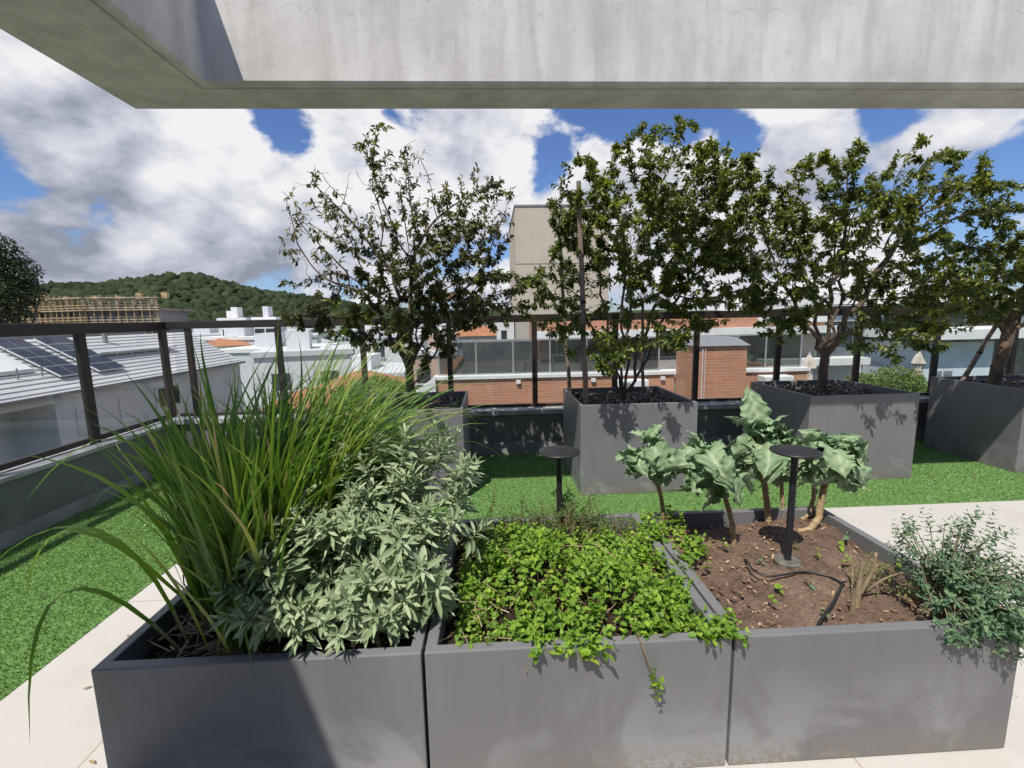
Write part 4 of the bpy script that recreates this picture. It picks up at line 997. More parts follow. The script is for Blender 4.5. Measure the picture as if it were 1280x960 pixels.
# a few fallen leaves on the paving
def fallen():
    for i, (x, y) in enumerate([(-1.55,1.62), (-1.30,1.31), (-1.62,1.9), (2.3,2.4), (3.0,2.7)]):
        p = np.array([[x, y, .006]]); a = rng.random()*6.28
        V, F = leaves(p, np.array([[math.cos(a), math.sin(a), .05]]), np.array([[0, 0, 1.]]), np.array([.03]), np.array([.010]), droop=.1)
        o = np_mesh('fallen_leaf', V, F, M['straw']); tag(o, 'small dry fallen leaf lying on the pale paving', 'leaf', 'fallen leaves on the paving')
fallen()
def litter():
    n = 190; x = rng.uniform(-2.9, 5.4, n); y = rng.uniform(2.4, 4.38, n)
    ok = ~(((x > -1.13) & (x < -.2) & (y > 3.27)) | ((x > .62) & (x < 1.57) & (y > 3.27)) | ((x > 2.46) & (x < 3.41) & (y > 3.38)) | ((x > 4.28) & (y > 3.4))) & ((y > 2.93) | (rng.random(n) < .12)) & ~((x < 1.6) & (y < 2.1))
    x, y = x[ok], y[ok]; n = len(x); a = rng.random(n)*6.28
    V, F = leaves(np.column_stack([x, y, np.where(y > 2.93, .016, .006)]), np.column_stack([np.cos(a), np.sin(a), rng.normal(size=n)*.15]), nrm(np.array([0, 0, 1.])+rng.normal(size=(n, 3))*.35), rng.uniform(.02, .045, n), rng.uniform(.008, .016, n), droop=.1)
    tag(np_mesh('leaf_litter', V, F, M['litter']), 'scattered dry leaves lying under the potted trees', 'leaves', kind='stuff')
litter()

# ------------------------------------------------------------------ terrain, hill forest
def terrain_z(x, y):
    d = np.hypot(x, y); ang = np.degrees(np.arctan2(x, y))
    z = -9+6.0*np.clip((d-60)/220, 0, 1)
    prof = np.interp(ang, [-180, -75, -58, -46, -39, -33.5, -31, -27, -20, -8, 5, 40, 90, 180], [6, 9, 19, 27, 33, 41, 41, 29, 18, 8, 5, 6, 6, 6])
    h = np.clip((d-260)/240, 0, 1); h = h*h*(3-2*h)
    far = np.clip((d-520)/500, 0, 1)
    b = 2.5*np.sin(x*.021+y*.013)+1.8*np.sin(x*.043-y*.031+2)
    return z+h*(1-.6*far)*(prof+b+1.5)
def terrain():
    ang = np.linspace(-math.pi, math.pi, 241); rr = np.concatenate([[0.1, 10, 25], np.linspace(40, 700, 67), [900, 1300, 2000, 3500]])
    A, Rr = np.meshgrid(ang, rr); X, Y = Rr*np.sin(A), Rr*np.cos(A); Z = terrain_z(X, Y)
    V = np.column_stack([X.ravel(), Y.ravel(), Z.ravel()]); nA = len(ang)
    i = np.arange((len(rr)-1)*nA).reshape(len(rr)-1, nA)[:, :-1].ravel()
    o = np_mesh('ground', V, np.column_stack([i, i+nA, i+nA+1, i+1]), M['ground'], smooth=True); tag(o, kind='structure')
terrain()
def forest():
    n = 8500; d = 285+245*rng.random(n)**.9; a = np.radians(rng.uniform(-60, 8, n)); x, y = d*np.sin(a), d*np.cos(a); z = terrain_z(x, y)
    keep = (z > -1.5); x, y, z = x[keep], y[keep], z[keep]; n = len(x)
    me = bpy.data.meshes.new('t'); import bmesh
    bm = bmesh.new(); bmesh.ops.create_icosphere(bm, subdivisions=2, radius=1); T = np.array([v.co[:] for v in bm.verts]); Ft = np.array([[v.index for v in f.verts] for f in bm.faces]); bm.free()
    s = 1.3+3.6*rng.random(n)**1.8; nz = 1+.28*rng.normal(size=(n, len(T)))
    V = T[None]*nz[..., None]*s[:, None, None]*np.array([1, 1, .95])+np.stack([x, y, z+s*.25], -1)[:, None]
    F = (np.arange(n)[:, None, None]*len(T)+Ft[None]).reshape(-1, 3)
    o = np_mesh('hill_forest', V.reshape(-1, 3), F, M['forest']); tag(o, 'dark green forest covering the hill beyond the town', 'forest', kind='stuff')
forest()

# ------------------------------------------------------------------ neighbouring buildings
def grey_house():
    r = thing('grey_house', (-10.5, 10, -9), 'grey neighbouring house with ribbed metal roof and solar panels, beyond the left railing', 'house')
    ks = .58; xe = -9.0; zr = lambda x: .05+ks*(xe-x)
    # wall with a deep window recess
    mb = MB()
    y0, y1 = 2, 16.6
    ho = (5.6, 9.62, -1.75, -.20)                       # recess y0,y1,z0,z1
    def quad(ya, yb, za, zb, x=-9.0): mb.add([(x,ya,za),(x,yb,za),(x,yb,zb),(x,ya,zb)], [(0,1,2,3)])
    quad(y0, ho[0], -9, .02); quad(ho[1], y1, -9, .02); quad(ho[0], ho[1], -9, ho[2]); quad(ho[0], ho[1], ho[3], .02)
    xr = -9.9
    for a, b_ in (((-9,ho[0]),(xr,ho[0])), ((xr,ho[1]),(-9,ho[1]))):
        mb.add([(a[0],a[1],ho[2]),(b_[0],b_[1],ho[2]),(b_[0],b_[1],ho[3]),(a[0],a[1],ho[3])], [(0,1,2,3)])
    mb.add([(-9,ho[0],ho[3]),(-9,ho[1],ho[3]),(xr,ho[1],ho[3]),(xr,ho[0],ho[3])], [(0,1,2,3)]); mb.add([(-9,ho[0],ho[2]),(-9,ho[1],ho[2]),(xr,ho[1],ho[2]),(xr,ho[0],ho[2])], [(3,2,1,0)])
    quad(ho[0], ho[1], ho[2], ho[3], xr)
    mb.add([(-9,y1,-9),(-16,y1,-9),(-16,y1,.02),(-9,y1,.02)], [(0,1,2,3)]); mb.add([(-9,y0,-9),(-16,y0,-9),(-16,y0,.02),(-9,y0,.02)], [(3,2,1,0)])
    mb.add([(-16,y0,-9),(-16,y1,-9),(-16,y1,.02),(-16,y0,.02)], [(3,2,1,0)])
    mb.add([(-9,y1+.002,.0),(-10.82,y1+.002,.0),(-10.82,y1+.002,1.09),(-9,y1+.002,.05)], [(0,1,2,3)])
    adopt(r, mb.build('wall', M['palegrey']))
    # roof sheets with real ribs parallel to the eave
    rb = MB(); xs = np.linspace(xe+.12, -10.82, 15)
    for k in range(14):
        a, b_ = xs[k], xs[k+1]; za, zb = zr(a), zr(b_)
        rb.add([(a,1.8,za),(a,16.75,za),(b_,16.75,zb-.028),(b_,1.8,zb-.028),(a,1.8,za-.03),(a,16.75,za-.03)], [(0,3,2,1),(0,1,5,4)])
        if k < 13: pass
    rb.box(-16.1, -10.80, 1.8, 16.75, .9, 1.04)
    adopt(r, rb.build('roof', M['metalroof']))
    adopt(r, MB().box(-8.93, -8.86, 1.8, 16.75, -.06, .012).build('gutter', M['midgrey']))
    adopt(r, MB().box(-12.4, -12.2, 1.8, 16.7, 1.045, 1.32).build('roof_parapet', M['midgrey']))
    n_up = Vector((ks, 0, 1)).normalized()
    for (ya, yb, rows) in ((10.17, 10.86, 4), (11.15, 11.93, 5)):
        L0, L1 = -9.33, -10.72
        for k in range(rows):
            for c in range(2):
                a = L0+(L1-L0)*k/rows; b_ = L0+(L1-L0)*(k+1)/rows-(-.02)
                yc0 = ya+(yb-ya)*c/2+.006; yc1 = ya+(yb-ya)*(c+1)/2-.006
                # panel in its own local frame so that the cell grid runs along it
                p = MB(); ln = math.hypot(a-b_, (a-b_)*ks)
                p.box(0, ln-.012, 0, yc1-yc0, 0, .03)
                o = p.build('solar_panel', M['solar'])
                X = Vector((-1, 0, ks)).normalized(); Yv = Vector((0, 1, 0)); Z = X.cross(Yv)
                if Z.z < 0: Z = -Z
                org = Vector((a, yc0, zr(a)))+Z*.06
                o.matrix_world = Matrix(((X.x,Yv.x,Z.x,org.x),(X.y,Yv.y,Z.y,org.y),(X.z,Yv.z,Z.z,org.z),(0,0,0,1)))
                mw = o.matrix_world.copy(); o.parent = r; o.matrix_parent_inverse = Matrix.Translation(r.location).inverted(); o.matrix_basis = mw
                fr = MB().box(-.004, ln-.008, -.005, yc1-yc0+.005, -.012, .026).build('frame', M['frame'], o)
    # dormer with flat pale roof and low windows, gable skylight, vent pipe
    d = adopt(r, MB().box(-10.7, -9.95, 11.98, 14.6, .3, .66).build('dormer', M['white']))
    for k in range(5): adopt(r, MB().box(-9.96, -9.94, 12.1+k*.5, 12.52+k*.5, .50, .61).build('window', M['darkwin']))
    adopt(r, MB().box(-10.75, -9.82, 11.9, 14.7, .661, .70).build('dormer_roof', M['frame']))
    g = MB().add([(-9.62,8.9,.42),(-9.62,9.95,.42),(-10.45,9.95,.92),(-10.45,8.9,.92),(-9.62,8.9,.50),(-9.62,9.95,.50),(-10.45,9.95,1.0),(-10.45,8.9,1.0)], [(4,5,6,7),(0,1,5,4),(1,2,6,5),(0,4,7,3),(2,3,7,6)])
    adopt(r, g.build('skylight', M['white']))
    adopt(r, MB().tube([(-10.5,12.93,.8),(-10.5,12.93,1.25)], .06, 12).build('vent_pipe', M['midgrey']))
    for y in (9.5, 10.0): adopt(r, MB().tube([(-9.5,y,.33),(-9.5,y,.55)], .014, 6).build('roof_post', M['midgrey']))
    # recess glazing
    adopt(r, MB().box(xr+.03, xr+.045, 5.7, 9.0, -1.74, -.38).build('window', M['greywin']))
    for y in (5.75, 6.5, 7.3, 8.05, 8.5, 8.96): adopt(r, MB().box(xr+.046, xr+.09, y-.03, y+.03, -1.74, -.36).build('window_frame', M['frame']))
    for z in (-1.0, -.35): adopt(r, MB().box(xr+.047, xr+.085, 5.75, 9.0, z-.02, z+.02).build('window_frame', M['frame']))
    for (a, b_, za, zb) in ((10.05, 10.85, -1.0, -.38), (11.2, 11.75, -1.0, -.40)):
        adopt(r, MB().box(-9.0, -8.975, a, b_, za, zb).build('wall_panel', M['palegrey'], bevel=.01))
    w_ = adopt(r, MB().box(-8.995, -8.97, 12.45, 13.3, -.85, -.36).build('window', M['darkwin']))
    for (a, b_) in ((12.4, 12.46), (12.85, 12.91), (13.29, 13.35)): adopt(r, MB().box(-8.99, -8.955, a, b_, -.89, -.32).build('window_frame', M['frame']))
grey_house()

def brick_house():
    r = thing('brick_building', (3, 14, -9), 'red brick building with a glass fenced roof terrace, directly behind the back railing', 'building')
    mb = MB().box(-1.36, 4.5, 11.0, 11.3, -9, -.10); mb.box(5.66, 7.9, 11.0, 11.3, -9, -.10); mb.box(7.6, 7.9, 11.3, 18, -9, -.10); mb.box(-1.36, -1.1, 11.3, 18, -9, -.101)
    adopt(r, mb.build('wall', M['brick']))
    adopt(r, MB().box(-1.42, 7.95, 10.95, 11.38, -.098, -.02).build('coping', M['white']))
    adopt(r, MB().box(-1.1, 7.6, 11.4, 18, -.4, -.25).build('terrace_deck', M['deckdark']))
    b = adopt(r, MB().box(4.53, 5.63, 9.8, 10.998, -9, .66).build('chimney_block', M['brick']))
    cp = MB().add([(4.48,9.74,.66),(5.68,9.74,.66),(5.68,11.05,.66),(4.48,11.05,.66),(4.72,9.95,.84),(5.45,9.95,.84),(5.45,10.85,.84),(4.72,10.85,.84)], [(3,2,1,0),(4,5,6,7),(0,1,5,4),(1,2,6,5),(2,3,7,6),(3,0,4,7)])
    adopt(r, cp.build('chimney_cap', M['midgrey']))
    adopt(r, MB().tube([(4.62,9.77,-2),(4.62,9.77,.6)], .012, 6).build('conduit', M['frame'])); adopt(r, MB().tube([(4.68,9.77,-2),(4.68,9.77,.6)], .008, 6).build('conduit', M['frame']))
    xs = np.linspace(-1.3, 7.8, 11)
    for i in range(10):
        if not (4.3 < (xs[i]+xs[i+1])/2 < 5.4): adopt(r, MB().box(xs[i]+.02, xs[i+1]-.02, 11.16, 11.172, .02, .78).build('glass_pane', M['smokeglass']))
    for x in xs: adopt(r, MB().box(x-.018, x+.018, 11.15, 11.185, -.019, .80).build('balustrade_post', M['steel']))
    adopt(r, MB().box(-1.32, 7.82, 11.14, 11.19, .801, .835).build('handrail', M['steel']))
    # upper storey set back
    up = MB().box(1.75, 12, 16.0, 16.3, .86, 1.34); up.box(1.75, 2.05, 16.3, 21, -.2, 1.34)
    adopt(r, up.build('upper_wall', M['brick']))
    adopt(r, MB().box(1.55, 12.2, 15.6, 16.32, .62, .858).build('canopy_slab', M['white']))
    adopt(r, MB().box(1.7, 12.1, 15.95, 16.33, 1.342, 1.40).build('roof_edge', M['white']))
    adopt(r, MB().box(2.1, 12, 16.9, 16.95, -.2, .618).build('window', M['darkwin']))
    for x in np.arange(2.4, 12, 1.15): adopt(r, MB().box(x-.035, x+.035, 16.8, 16.88, -.2, .617).build('window_frame', M['frame']))
    adopt(r, MB().box(-1.1, 1.5, 17.3, 17.5, -.25, .55).build('back_wall', M['midgrey']))
    # outdoor furniture silhouettes: bench rails on the deck
    for z in (.05, .28): adopt(r, MB().box(.9, 3.4, 12.6, 12.66, z, z+.035).build('deck_rail', M['midgrey']))
    for x in (.92, 1.7, 2.5, 3.36): adopt(r, MB().box(x-.02, x+.02, 12.61, 12.65, -.25, .3).build('deck_post', M['midgrey']))
    # little white wall vents
    for x in (.63, 2.47, 4.2): adopt(r, MB().box(x-.055, x+.055, 10.93, 10.998, -.24, -.15).build('wall_vent', M['white'], bevel=.008))
    # ramp wall on the left end
    rw = MB().add([(-1.37,10.9,-.02),(-1.37,11.25,-.02),(-3.3,11.25,-1.35),(-3.3,10.9,-1.35),(-1.37,10.9,-9),(-1.37,11.25,-9),(-3.3,11.25,-9),(-3.3,10.9,-9)], [(0,1,2,3),(0,3,7,4),(1,5,6,2),(2,6,7,3)])
    adopt(r, rw.build('stair_wall', M['white']))
brick_house()
def ac_unit(x, z, wd, hg, lab):
    r = thing('air_conditioner', (x, 10.8, z), lab, 'air conditioner', 'air conditioners on the brick wall')
    adopt(r, MB().box(x-wd/2, x+wd/2, 10.62, 10.96, z, z+hg).build('casing', M['white'], bevel=.015))
    adopt(r, MB().lathe([(.01,0),(.12,0),(.13,-.01),(.13,-.02)], (0,0,0), 24).build('fan_grille', M['midgrey']))
    g = r.children[-1]; g.matrix_basis = Matrix.Translation((x-wd*.16, 10.615, z+hg/2)) @ Matrix.Rotation(R(90), 4, 'X')
    for sx_ in (-1, 1): adopt(r, MB().box(x+sx_*wd*.35-.015, x+sx_*wd*.35+.015, 10.62, 10.998, z-.03, z-.002).build('bracket', M['midgrey']))
ac_unit(6.95, -.47, .72, .30, 'white air conditioner unit on the brick wall right of the chimney block')
ac_unit(3.35, -.52, .78, .34, 'white air conditioner unit low on the brick wall behind the dense tree')

def beige_block():
    r = thing('beige_tower', (5.5, 30, -9), 'tall plain beige block rising behind the brick building', 'building')
    adopt(r, MB().box(1.46, 6.7, 26, 34, -9, 7.36).build('wall', M['beige']))
    adopt(r, MB().box(1.42, 6.74, 25.96, 34.04, 7.361, 7.46).build('roof_edge', M['midgrey']))
    for z in (1.2, 4.3): adopt(r, MB().box(1.45, 6.7, 25.985, 25.998, z, z+.03).build('joint_line', M['midgrey']))
beige_block()
def white_block():
    r = thing('white_service_block', (.6, 30, -9), 'narrow white service block beside the beige tower', 'building')
    adopt(r, MB().box(.35, 1.40, 28, 31, -9, 1.35).build('wall', M['white'])); adopt(r, MB().box(.30, 1.42, 27.95, 31.05, 1.351, 1.42).build('roof_edge', M['palegrey']))
    adopt(r, MB().box(.6, .95, 27.985, 27.998, -.2, .6).build('window', M['darkwin']))
white_block()
def modern_house():
    r = thing('white_modern_house', (16, 18, -9), 'white modern house with pale blue wall and large glazing behind the rightmost planter', 'house')
    adopt(r, MB().box(9.6, 24, 16.5, 17, -9, -.55).build('wall', M['palegrey']))
    adopt(r, MB().box(13.9, 16.2, 14.0, 16.4, -9, .30).build('side_wing', M['bluewall']))
    adopt(r, MB().box(16.21, 20.5, 14.6, 16.4, -9, -.9).build('lower_wall', M['beige']))
    adopt(r, MB().box(16.2, 20.5, 14.9, 14.95, -.898, .42).build('window', M['greywin']))
    for x in (16.3, 17.4, 18.5, 19.6): adopt(r, MB().box(x-.04, x+.04, 14.82, 14.88, -.898, .42).build('window_frame', M['frame']))
    adopt(r, MB().box(13.6, 21, 13.5, 16.6, .422, .72).build('balcony_slab', M['white']))
    adopt(r, MB().box(12.2, 22, 16.6, 16.7, .0, 1.55).build('window', M['darkwin']))
    for x in np.arange(12.4, 22, 1.1): adopt(r, MB().box(x-.04, x+.04, 16.5, 16.58, .0, 1.55).build('window_frame', M['frame']))
    adopt(r, MB().box(11.9, 23, 15.6, 19, 1.6, 1.85).build('roof_slab', M['white']))
    adopt(r, MB().box(9.6, 13.5, 15.6, 16.45, -.548, -.30).build('terrace_slab', M['white']))
    adopt(r, MB().box(10.6, 12.0, 16.4, 16.44, -.29, .95).build('shutter', M['beige']))
    adopt(r, MB().box(9.7, 10.5, 16.4, 16.44, -.29, .95).build('window', M['darkwin'])); adopt(r, MB().box(12.1, 13.4, 16.4, 16.44, -.29, .95).build('window', M['greywin']))
    adopt(r, MB().box(9.5, 13.6, 15.9, 17.2, 1.0, 1.2).build('eave', M['white']))
    for x in (14.25, 14.6): adopt(r, MB().box(x, x+.28, 13.975, 13.995, -.75, -.62).build('louvre', M['midgrey']))
modern_house()
def parasol(x, y, zb, zt, lab):
    r = thing('closed_parasol', (x, y, zb), lab, 'parasol', 'closed cream parasols')
    n = 24; prof = [(.05,zb+.42),(.14,zb+.50),(.12,zb+.75),(.085,zt-.45),(.16,zt-.40),(.11,zt-.2),(.02,zt)]
    mb = MB(); o = 0; V = []
    for (rr, z) in prof:
        for k in range(n):
            q = 2*math.pi*k/n; f = rr*(1+.22*math.cos(k*math.pi)*(1 if rr > .06 else 0)); V.append((x+f*math.cos(q), y+f*math.sin(q), z))
    F = [(i*n+k, i*n+(k+1) % n, (i+1)*n+(k+1) % n, (i+1)*n+k) for i in range(len(prof)-1) for k in range(n)]
    adopt(r, mb.add(V, F).build('cloth', M['parasol'], smooth=False)); adopt(r, MB().tube([(x,y,zb),(x,y,zt+.04)], .025, 10).build('pole', M['frame']))
parasol(9.0, 12.5, -1.8, .18, 'closed cream parasol just right of the brick building')
parasol(13.72, 14.0, -2.3, .05, 'closed cream parasol in front of the pale blue wall')

def leafy(name, label, cat_, blobs, n, L, mat, trunk=None, group=None, seed_up=.4):
    r = thing(name, (blobs[0][0], blobs[0][1], terrain_z(np.array(blobs[0][0]), np.array(blobs[0][1])).item()), label, cat_, group)
    P = in_blobs(blobs, n); d = nrm(randdir(n)+np.array([0, 0, -.15])); nv = nrm(randdir(n)+np.array([0, 0, seed_up]))
    ll = rng.uniform(L*.7, L*1.3, n); V, F = leaves(P, d, nv, ll, ll*.45, ((0,.2),(.45,1),(1,.05)), .15, .2)
    adopt(r, np_mesh('crown' if trunk else 'foliage', V, F, mat))
    if trunk:
        a, b, rr = trunk; mb = MB().tube(wander(a, b, 8, .05), [rr*(1-.6*t) for t in np.linspace(0, 1, 8)], 8)
        for q in P[rng.choice(n, 26)]: 
            s = np.array(a)*.35+np.array(b)*.65; mb.tube([s, (s+q)/2+rng.normal(size=3)*.1, q], [rr*.3, rr*.18, rr*.05], 5, cap=False)
        adopt(r, mb.build('trunk', M['bark2'], smooth=True))
    return r
leafy('evergreen_tree', 'dark dense evergreen tree at the far left edge above the railing', 'tree',
      [(-25.35,24,3.6,1.9,2.2,2.4,3), (-23.95,24,5.0,.8,1.2,.9,.8), (-23.45,24.2,4.2,.75,1.2,.8,.7), (-23.35,24,3.1,.9,1.3,.8,.8), (-23.75,23.8,2.3,.9,1.3,.8,.7), (-25.35,24,5.9,1.1,1,.75,.8), (-24.65,24,5.6,.7,1,.8,.5), (-26.65,24,3.0,1.6,2,3,1), (-22.95,24,3.7,.55,.7,.45,.3)], 11000, .17, M['darkleaf'], ((-24.5,24,-9),(-24.4,24,3.5),.4))
leafy('hedge', 'bright green clipped hedge between the parasols at right', 'hedge', [(12.6,13.6,-.95,.95,.5,.62,2), (11.6,13.6,-1.0,.8,.5,.45,1.4), (13.2,13.6,-1.1,.5,.4,.5,1)], 5200, .10, M['bush'])
leafy('garden_bush', 'green garden bush seen past the trunk of the sparse potted tree', 'bush', [(-4.6,18,-1.3,1.0,.8,.5,2), (-3.7,18,-1.6,.8,.8,.55,1.5), (-5.6,18,-1.7,.8,.8,.6,1)], 6000, .14, M['bush'])

def construction():
    r = thing('construction_building', (-72, 84, -6), 'unfinished building wrapped in yellow timber scaffolding at the foot of the hill', 'building')
    # two faces meeting at the corner (-66.7, 80)
    def side(p0, p1, name, mat, z0, z1, t=.25, off=0):
        p0, p1 = Vector((*p0, 0)), Vector((*p1, 0)); d = (p1-p0).normalized(); n = Vector((d.y, -d.x, 0)); a, b = p0+n*off, p1+n*off; c, e = b+n*t, a+n*t
        mb = MB().add([(a.x,a.y,z0),(b.x,b.y,z0),(c.x,c.y,z0),(e.x,e.y,z0),(a.x,a.y,z1),(b.x,b.y,z1),(c.x,c.y,z1),(e.x,e.y,z1)], [(0,1,2,3),(7,6,5,4),(0,4,5,1),(1,5,6,2),(2,6,7,3),(3,7,4,0)])
        return adopt(r, mb.build(name, mat))
    A_, B_, C_ = (-87, 86), (-66.7, 80), (-57, 82.5)
    slab = lambda z, h: adopt(r, MB().add([(*A_,z),(*B_,z),(*C_,z),(-62,100,z),(-84,104,z),(*A_,z+h),(*B_,z+h),(*C_,z+h),(-62,100,z+h),(-84,104,z+h)], [(4,3,2,1,0),(5,6,7,8,9),(0,1,6,5),(1,2,7,6),(2,3,8,7),(3,4,9,8),(4,0,5,9)]).build('floor_slab', M['rawconc']))
    for z in (-2.2, 1.0, 3.9): slab(z, .3)
    for p0, p1 in ((A_, B_), (B_, C_)):
        for z in (1.35, 4.25):
            for k in range(4): side(p0, p1, 'guard_board', M['scaffold'] if p0 == A_ else M['scaffoldpale'], z+k*.44, z+k*.44+.20, .06, .35+.02*k)
        for z in (.95, 3.85, 5.9): side(p0, p1, 'scaffold_deck', M['scaffoldpale'], z, z+.14, .9, .1)
        n_ = 16 if p0 == A_ else 9
        for k in range(n_+1):
            x = p0[0]+(p1[0]-p0[0])*k/n_; y = p0[1]+(p1[1]-p0[1])*k/n_
            adopt(r, MB().tube([(x-.1,y-.75,-5),(x-.1,y-.75,6.0+.5*rng.random())], .09, 5).build('scaffold_pole', M['scaffold']))
        for k in range(6 if p0 == A_ else 4):
            t = (k+.4)/6 if p0 == A_ else (k+.4)/4; x = p0[0]+(p1[0]-p0[0])*t; y = p0[1]+(p1[1]-p0[1])*t
            adopt(r, MB().box(x-.25, x+.25, y+.5, y+1, -6, 5.8).build('column', M['rawconc']))
    for k in range(7):
        x = -82+k*4.0+rng.random(); adopt(r, MB().box(x, x+.9, 83.5, 84.2, 5.9, 6.3+rng.random()*.6).build('formwork_stack', M['scaffold']))
    adopt(r, MB().add([(-86,86.8,-6),(-66.9,81,-6),(-58,83.4,-6),(-63,99,-6),(-83,103,-6),(-86,86.8,3.9),(-66.9,81,3.9),(-58,83.4,3.9),(-63,99,3.9),(-83,103,3.9)], [(0,1,6,5),(1,2,7,6),(2,3,8,7),(3,4,9,8),(4,0,5,9)]).build('inner_wall', M['midgrey']))
construction()

# ------------------------------------------------------------------ town
def house(x, y, w_, d_, h_, rot, wall, roof, lab, group, top=None, detail=True):
    z0 = float(terrain_z(np.array(x), np.array(y)))-.3
    r = thing('town_house', (x, y, z0), lab, 'house', group); r.rotation_euler.z = rot
    if top is not None: h_ = top-z0
    hw, hd = w_/2, d_/2
    MB().box(-hw, hw, -hd, hd, 0, h_).build('wall', M[wall], r)
    if roof == 'flat':
        MB().box(-hw-.15, hw+.15, -hd-.15, hd+.15, h_+.003, h_+.35).build('roof', M['palegrey'] if wall != 'palegrey' else M['white'], r)
        MB().box(-hw*.4, hw*.1, -hd*.4, hd*.4, h_+.352, h_+1.7).build('water_tank_room', M[wall], r)
    else:
        e = .45; q = min(hw, hd)*.9
        v = [(-hw-e,-hd-e,h_+.003),(hw+e,-hd-e,h_+.003),(hw+e,hd+e,h_+.003),(-hw-e,hd+e,h_+.003),(-hw+q,0,h_+q*.55),(hw-q,0,h_+q*.55)]
        MB().add(v, [(3,2,1,0),(0,1,5,4),(2,3,4,5),(1,2,5),(3,0,4)]).build('roof', M[roof], r)
    if detail:
        nf = max(1, int(h_/3)); nw = max(2, int(w_/2.6))
        cnt = 0
        for fl in range(nf):
            for k in range(nw):
                if cnt > 9: break
                cx = -hw+(k+.5)*w_/nw; zc_ = h_-1.7-fl*2.9
                if zc_ < 1: continue
                win = MB().box(cx-.55, cx+.55, -hd-.06, -hd-.004, zc_-.55, zc_+.6).build('window', M['darkwin'], r); cnt += 1
                MB().box(cx-.68, cx+.68, -hd-.16, -hd-.061, zc_-.66, zc_-.56).build('sill', M['frame'], win)
    return r
# nearer roofs beyond the lemongrass
house(-9.8, 25, 3.6, 3.4, 4, .15, 'white', 'tile', 'white house with an orange tiled roof just beyond the lemongrass tips', None, top=-3.0)
house(-7.6, 27, 4, 3.4, 5, -.2, 'cream', 'tile', 'cream house with an orange tiled roof left of the garden bush', None, top=-2.4)
house(-13.5, 34, 6, 6, 5, .3, 'white', 'flat', 'white flat roofed house behind the corner of the railing', None, top=-.9)
house(-31, 56, 5, 4, 5, .1, 'cream', 'tile', 'cream house with orange roof right of the solar panel house', None, top=-1.2)
house(-4.4, 40, 5, 5, 5, .0, 'brickwall' if False else 'pink', 'flat', 'dusty pink house seen past the forked trunk', None, top=-1.6)
house(-1.0, 36, 3.2, 5, 5, .1, 'palegrey', 'tile', 'pale grey house with a tiled roof left of the white service block', None, top=.1)
KINDS = [('white', 'flat', 'small white flat roofed house in the distant town'), ('cream', 'tile', 'small cream house with orange roof in the distant town'), ('white', 'tile', 'small white house with orange roof in the distant town'),
         ('palegrey', 'flat', 'small pale grey flat roofed house in the distant town'), ('green', 'flat', 'small pale green house in the distant town'), ('pink', 'tile', 'small pink house with orange roof in the distant town'), ('white', 'metalroof', 'small white house with grey roof in the distant town')]
placed = []
rs = random.Random(5)
tries = 0
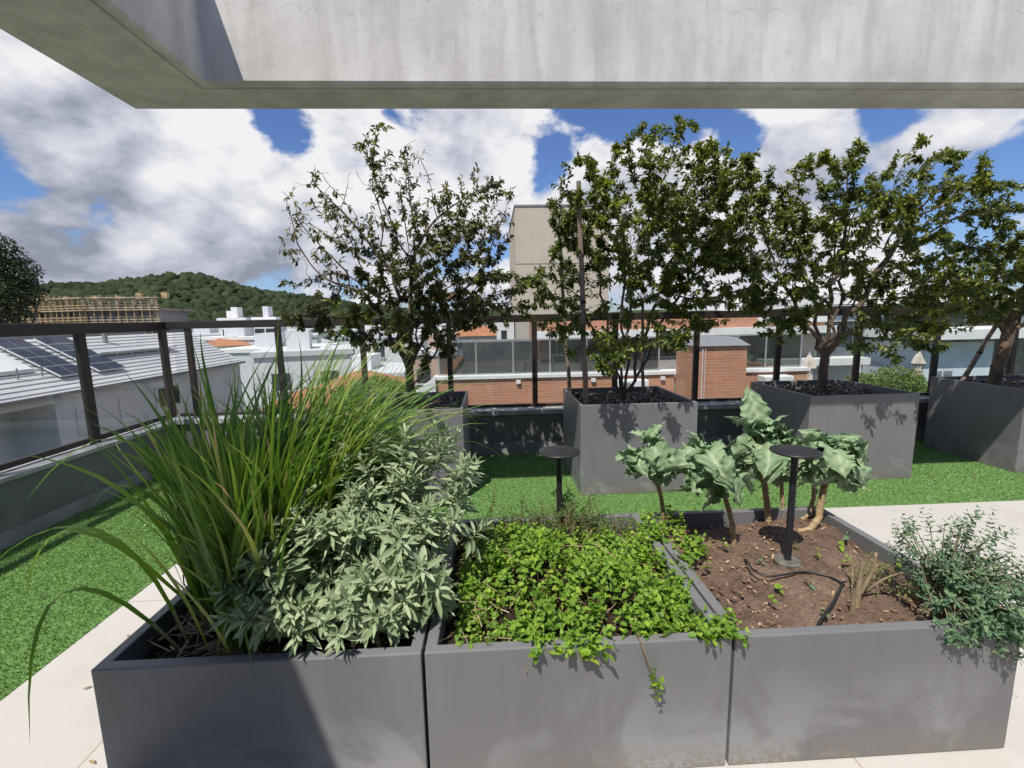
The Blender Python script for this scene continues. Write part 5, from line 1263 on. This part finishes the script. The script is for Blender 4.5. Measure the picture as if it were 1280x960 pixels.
while len(placed) < 78 and tries < 4000:
    tries += 1
    y = 45+205*rs.random()**1.25; a = R(rs.uniform(-38, 6)); x = y*math.tan(a)
    w_ = rs.uniform(6, 13); d_ = rs.uniform(6, 10)
    if x < -58 and 70 < y < 110: continue
    if any(abs(x-q[0]) < (w_+q[2])*.55 and abs(y-q[1]) < (d_+q[3])*.6 for q in placed): continue
    placed.append((x, y, w_, d_))
    k = rs.choice([0, 0, 0, 1, 2, 6, 3, 4, 5, 6, 0, 3, 0, 3, 0])
    if y < 120 and KINDS[k][1] == 'tile': k = rs.choice([0, 3, 4])
    wall, roof, lab = KINDS[k]
    z_ = float(terrain_z(np.array(x), np.array(y)))
    house(x, y, w_, d_, max(2.5, min(rs.uniform(5.5, 9) if y < 150 else rs.uniform(4, 6), (-.3 if roof == 'flat' else -2.2)-z_)), rs.uniform(-.5, .5), wall, roof, lab, 'houses of the distant town, '+wall+' '+roof, detail=y < 190)
for (x, y, w_, h_, lab) in [(-48, 88, 3.5, 11, 'far white tower block left of the twin blocks above the railing'), (-33, 62, 3, 2.6, 'white cube shaped house top showing above the railing, left of a grey one'), (-28.6, 61, 2.6, 3.0, 'pale grey cube shaped house top showing above the railing, right of a white one')]:
    z0 = float(terrain_z(np.array(x), np.array(y)))
    house(x, y, w_, 4, 5, .1, 'white' if 'white' in lab.split()[:2] else 'palegrey', 'flat', lab, None, top=1.7 if y < 80 else 1.9)
# trees of the town, each with trunk and crown
def town_trees():
    def proto(seed):
        T = []
        n = 420; P = in_blobs([(0,0,4.2,2.0,2.0,1.6,2), (.8,.3,5.2,1.2,1.2,1.0,1), (-.9,-.2,4.9,1.2,1.2,1.1,1)], n)
        ll = rng.uniform(.5, .95, n); V, F = leaves(P, randdir(n), nrm(randdir(n)+np.array([0,0,.4])), ll, ll*.6, ((0,.3),(.5,1),(1,.1)), .15, .2)
        return V, F
    V, F = proto(0); root = None
    rs2 = random.Random(3); n = 0
    while n < 46:
        y = 38+215*rs2.random(); x = y*math.tan(R(rs2.uniform(-40, 6)))
        if any(abs(x-q[0]) < q[2]*.55+1.5 and abs(y-q[1]) < q[3]*.55+1.5 for q in placed) or y < 50 and x > -24: continue
        z = float(terrain_z(np.array(x), np.array(y)))
        if root is None:
            root = thing('town_tree', (x, y, z), 'round green tree among the houses of the distant town', 'tree', 'trees of the distant town')
            c = np_mesh('crown', V, F, M['forest'], root); t = MB().tube([(0,0,-.3),(.05,0,1.8),(0,.1,3.8)], [.22,.17,.1], 7).build('trunk', M['bark2'], root)
            o = root
        else:
            o = root.copy(); col.objects.link(o); o.location = (x, y, z)
            for ch in (c, t):
                q = ch.copy(); col.objects.link(q); q.parent = o
        s = rs2.uniform(.7, 1.3); o.scale = (s, s, s); o.rotation_euler.z = rs2.random()*6
        n += 1
town_trees()
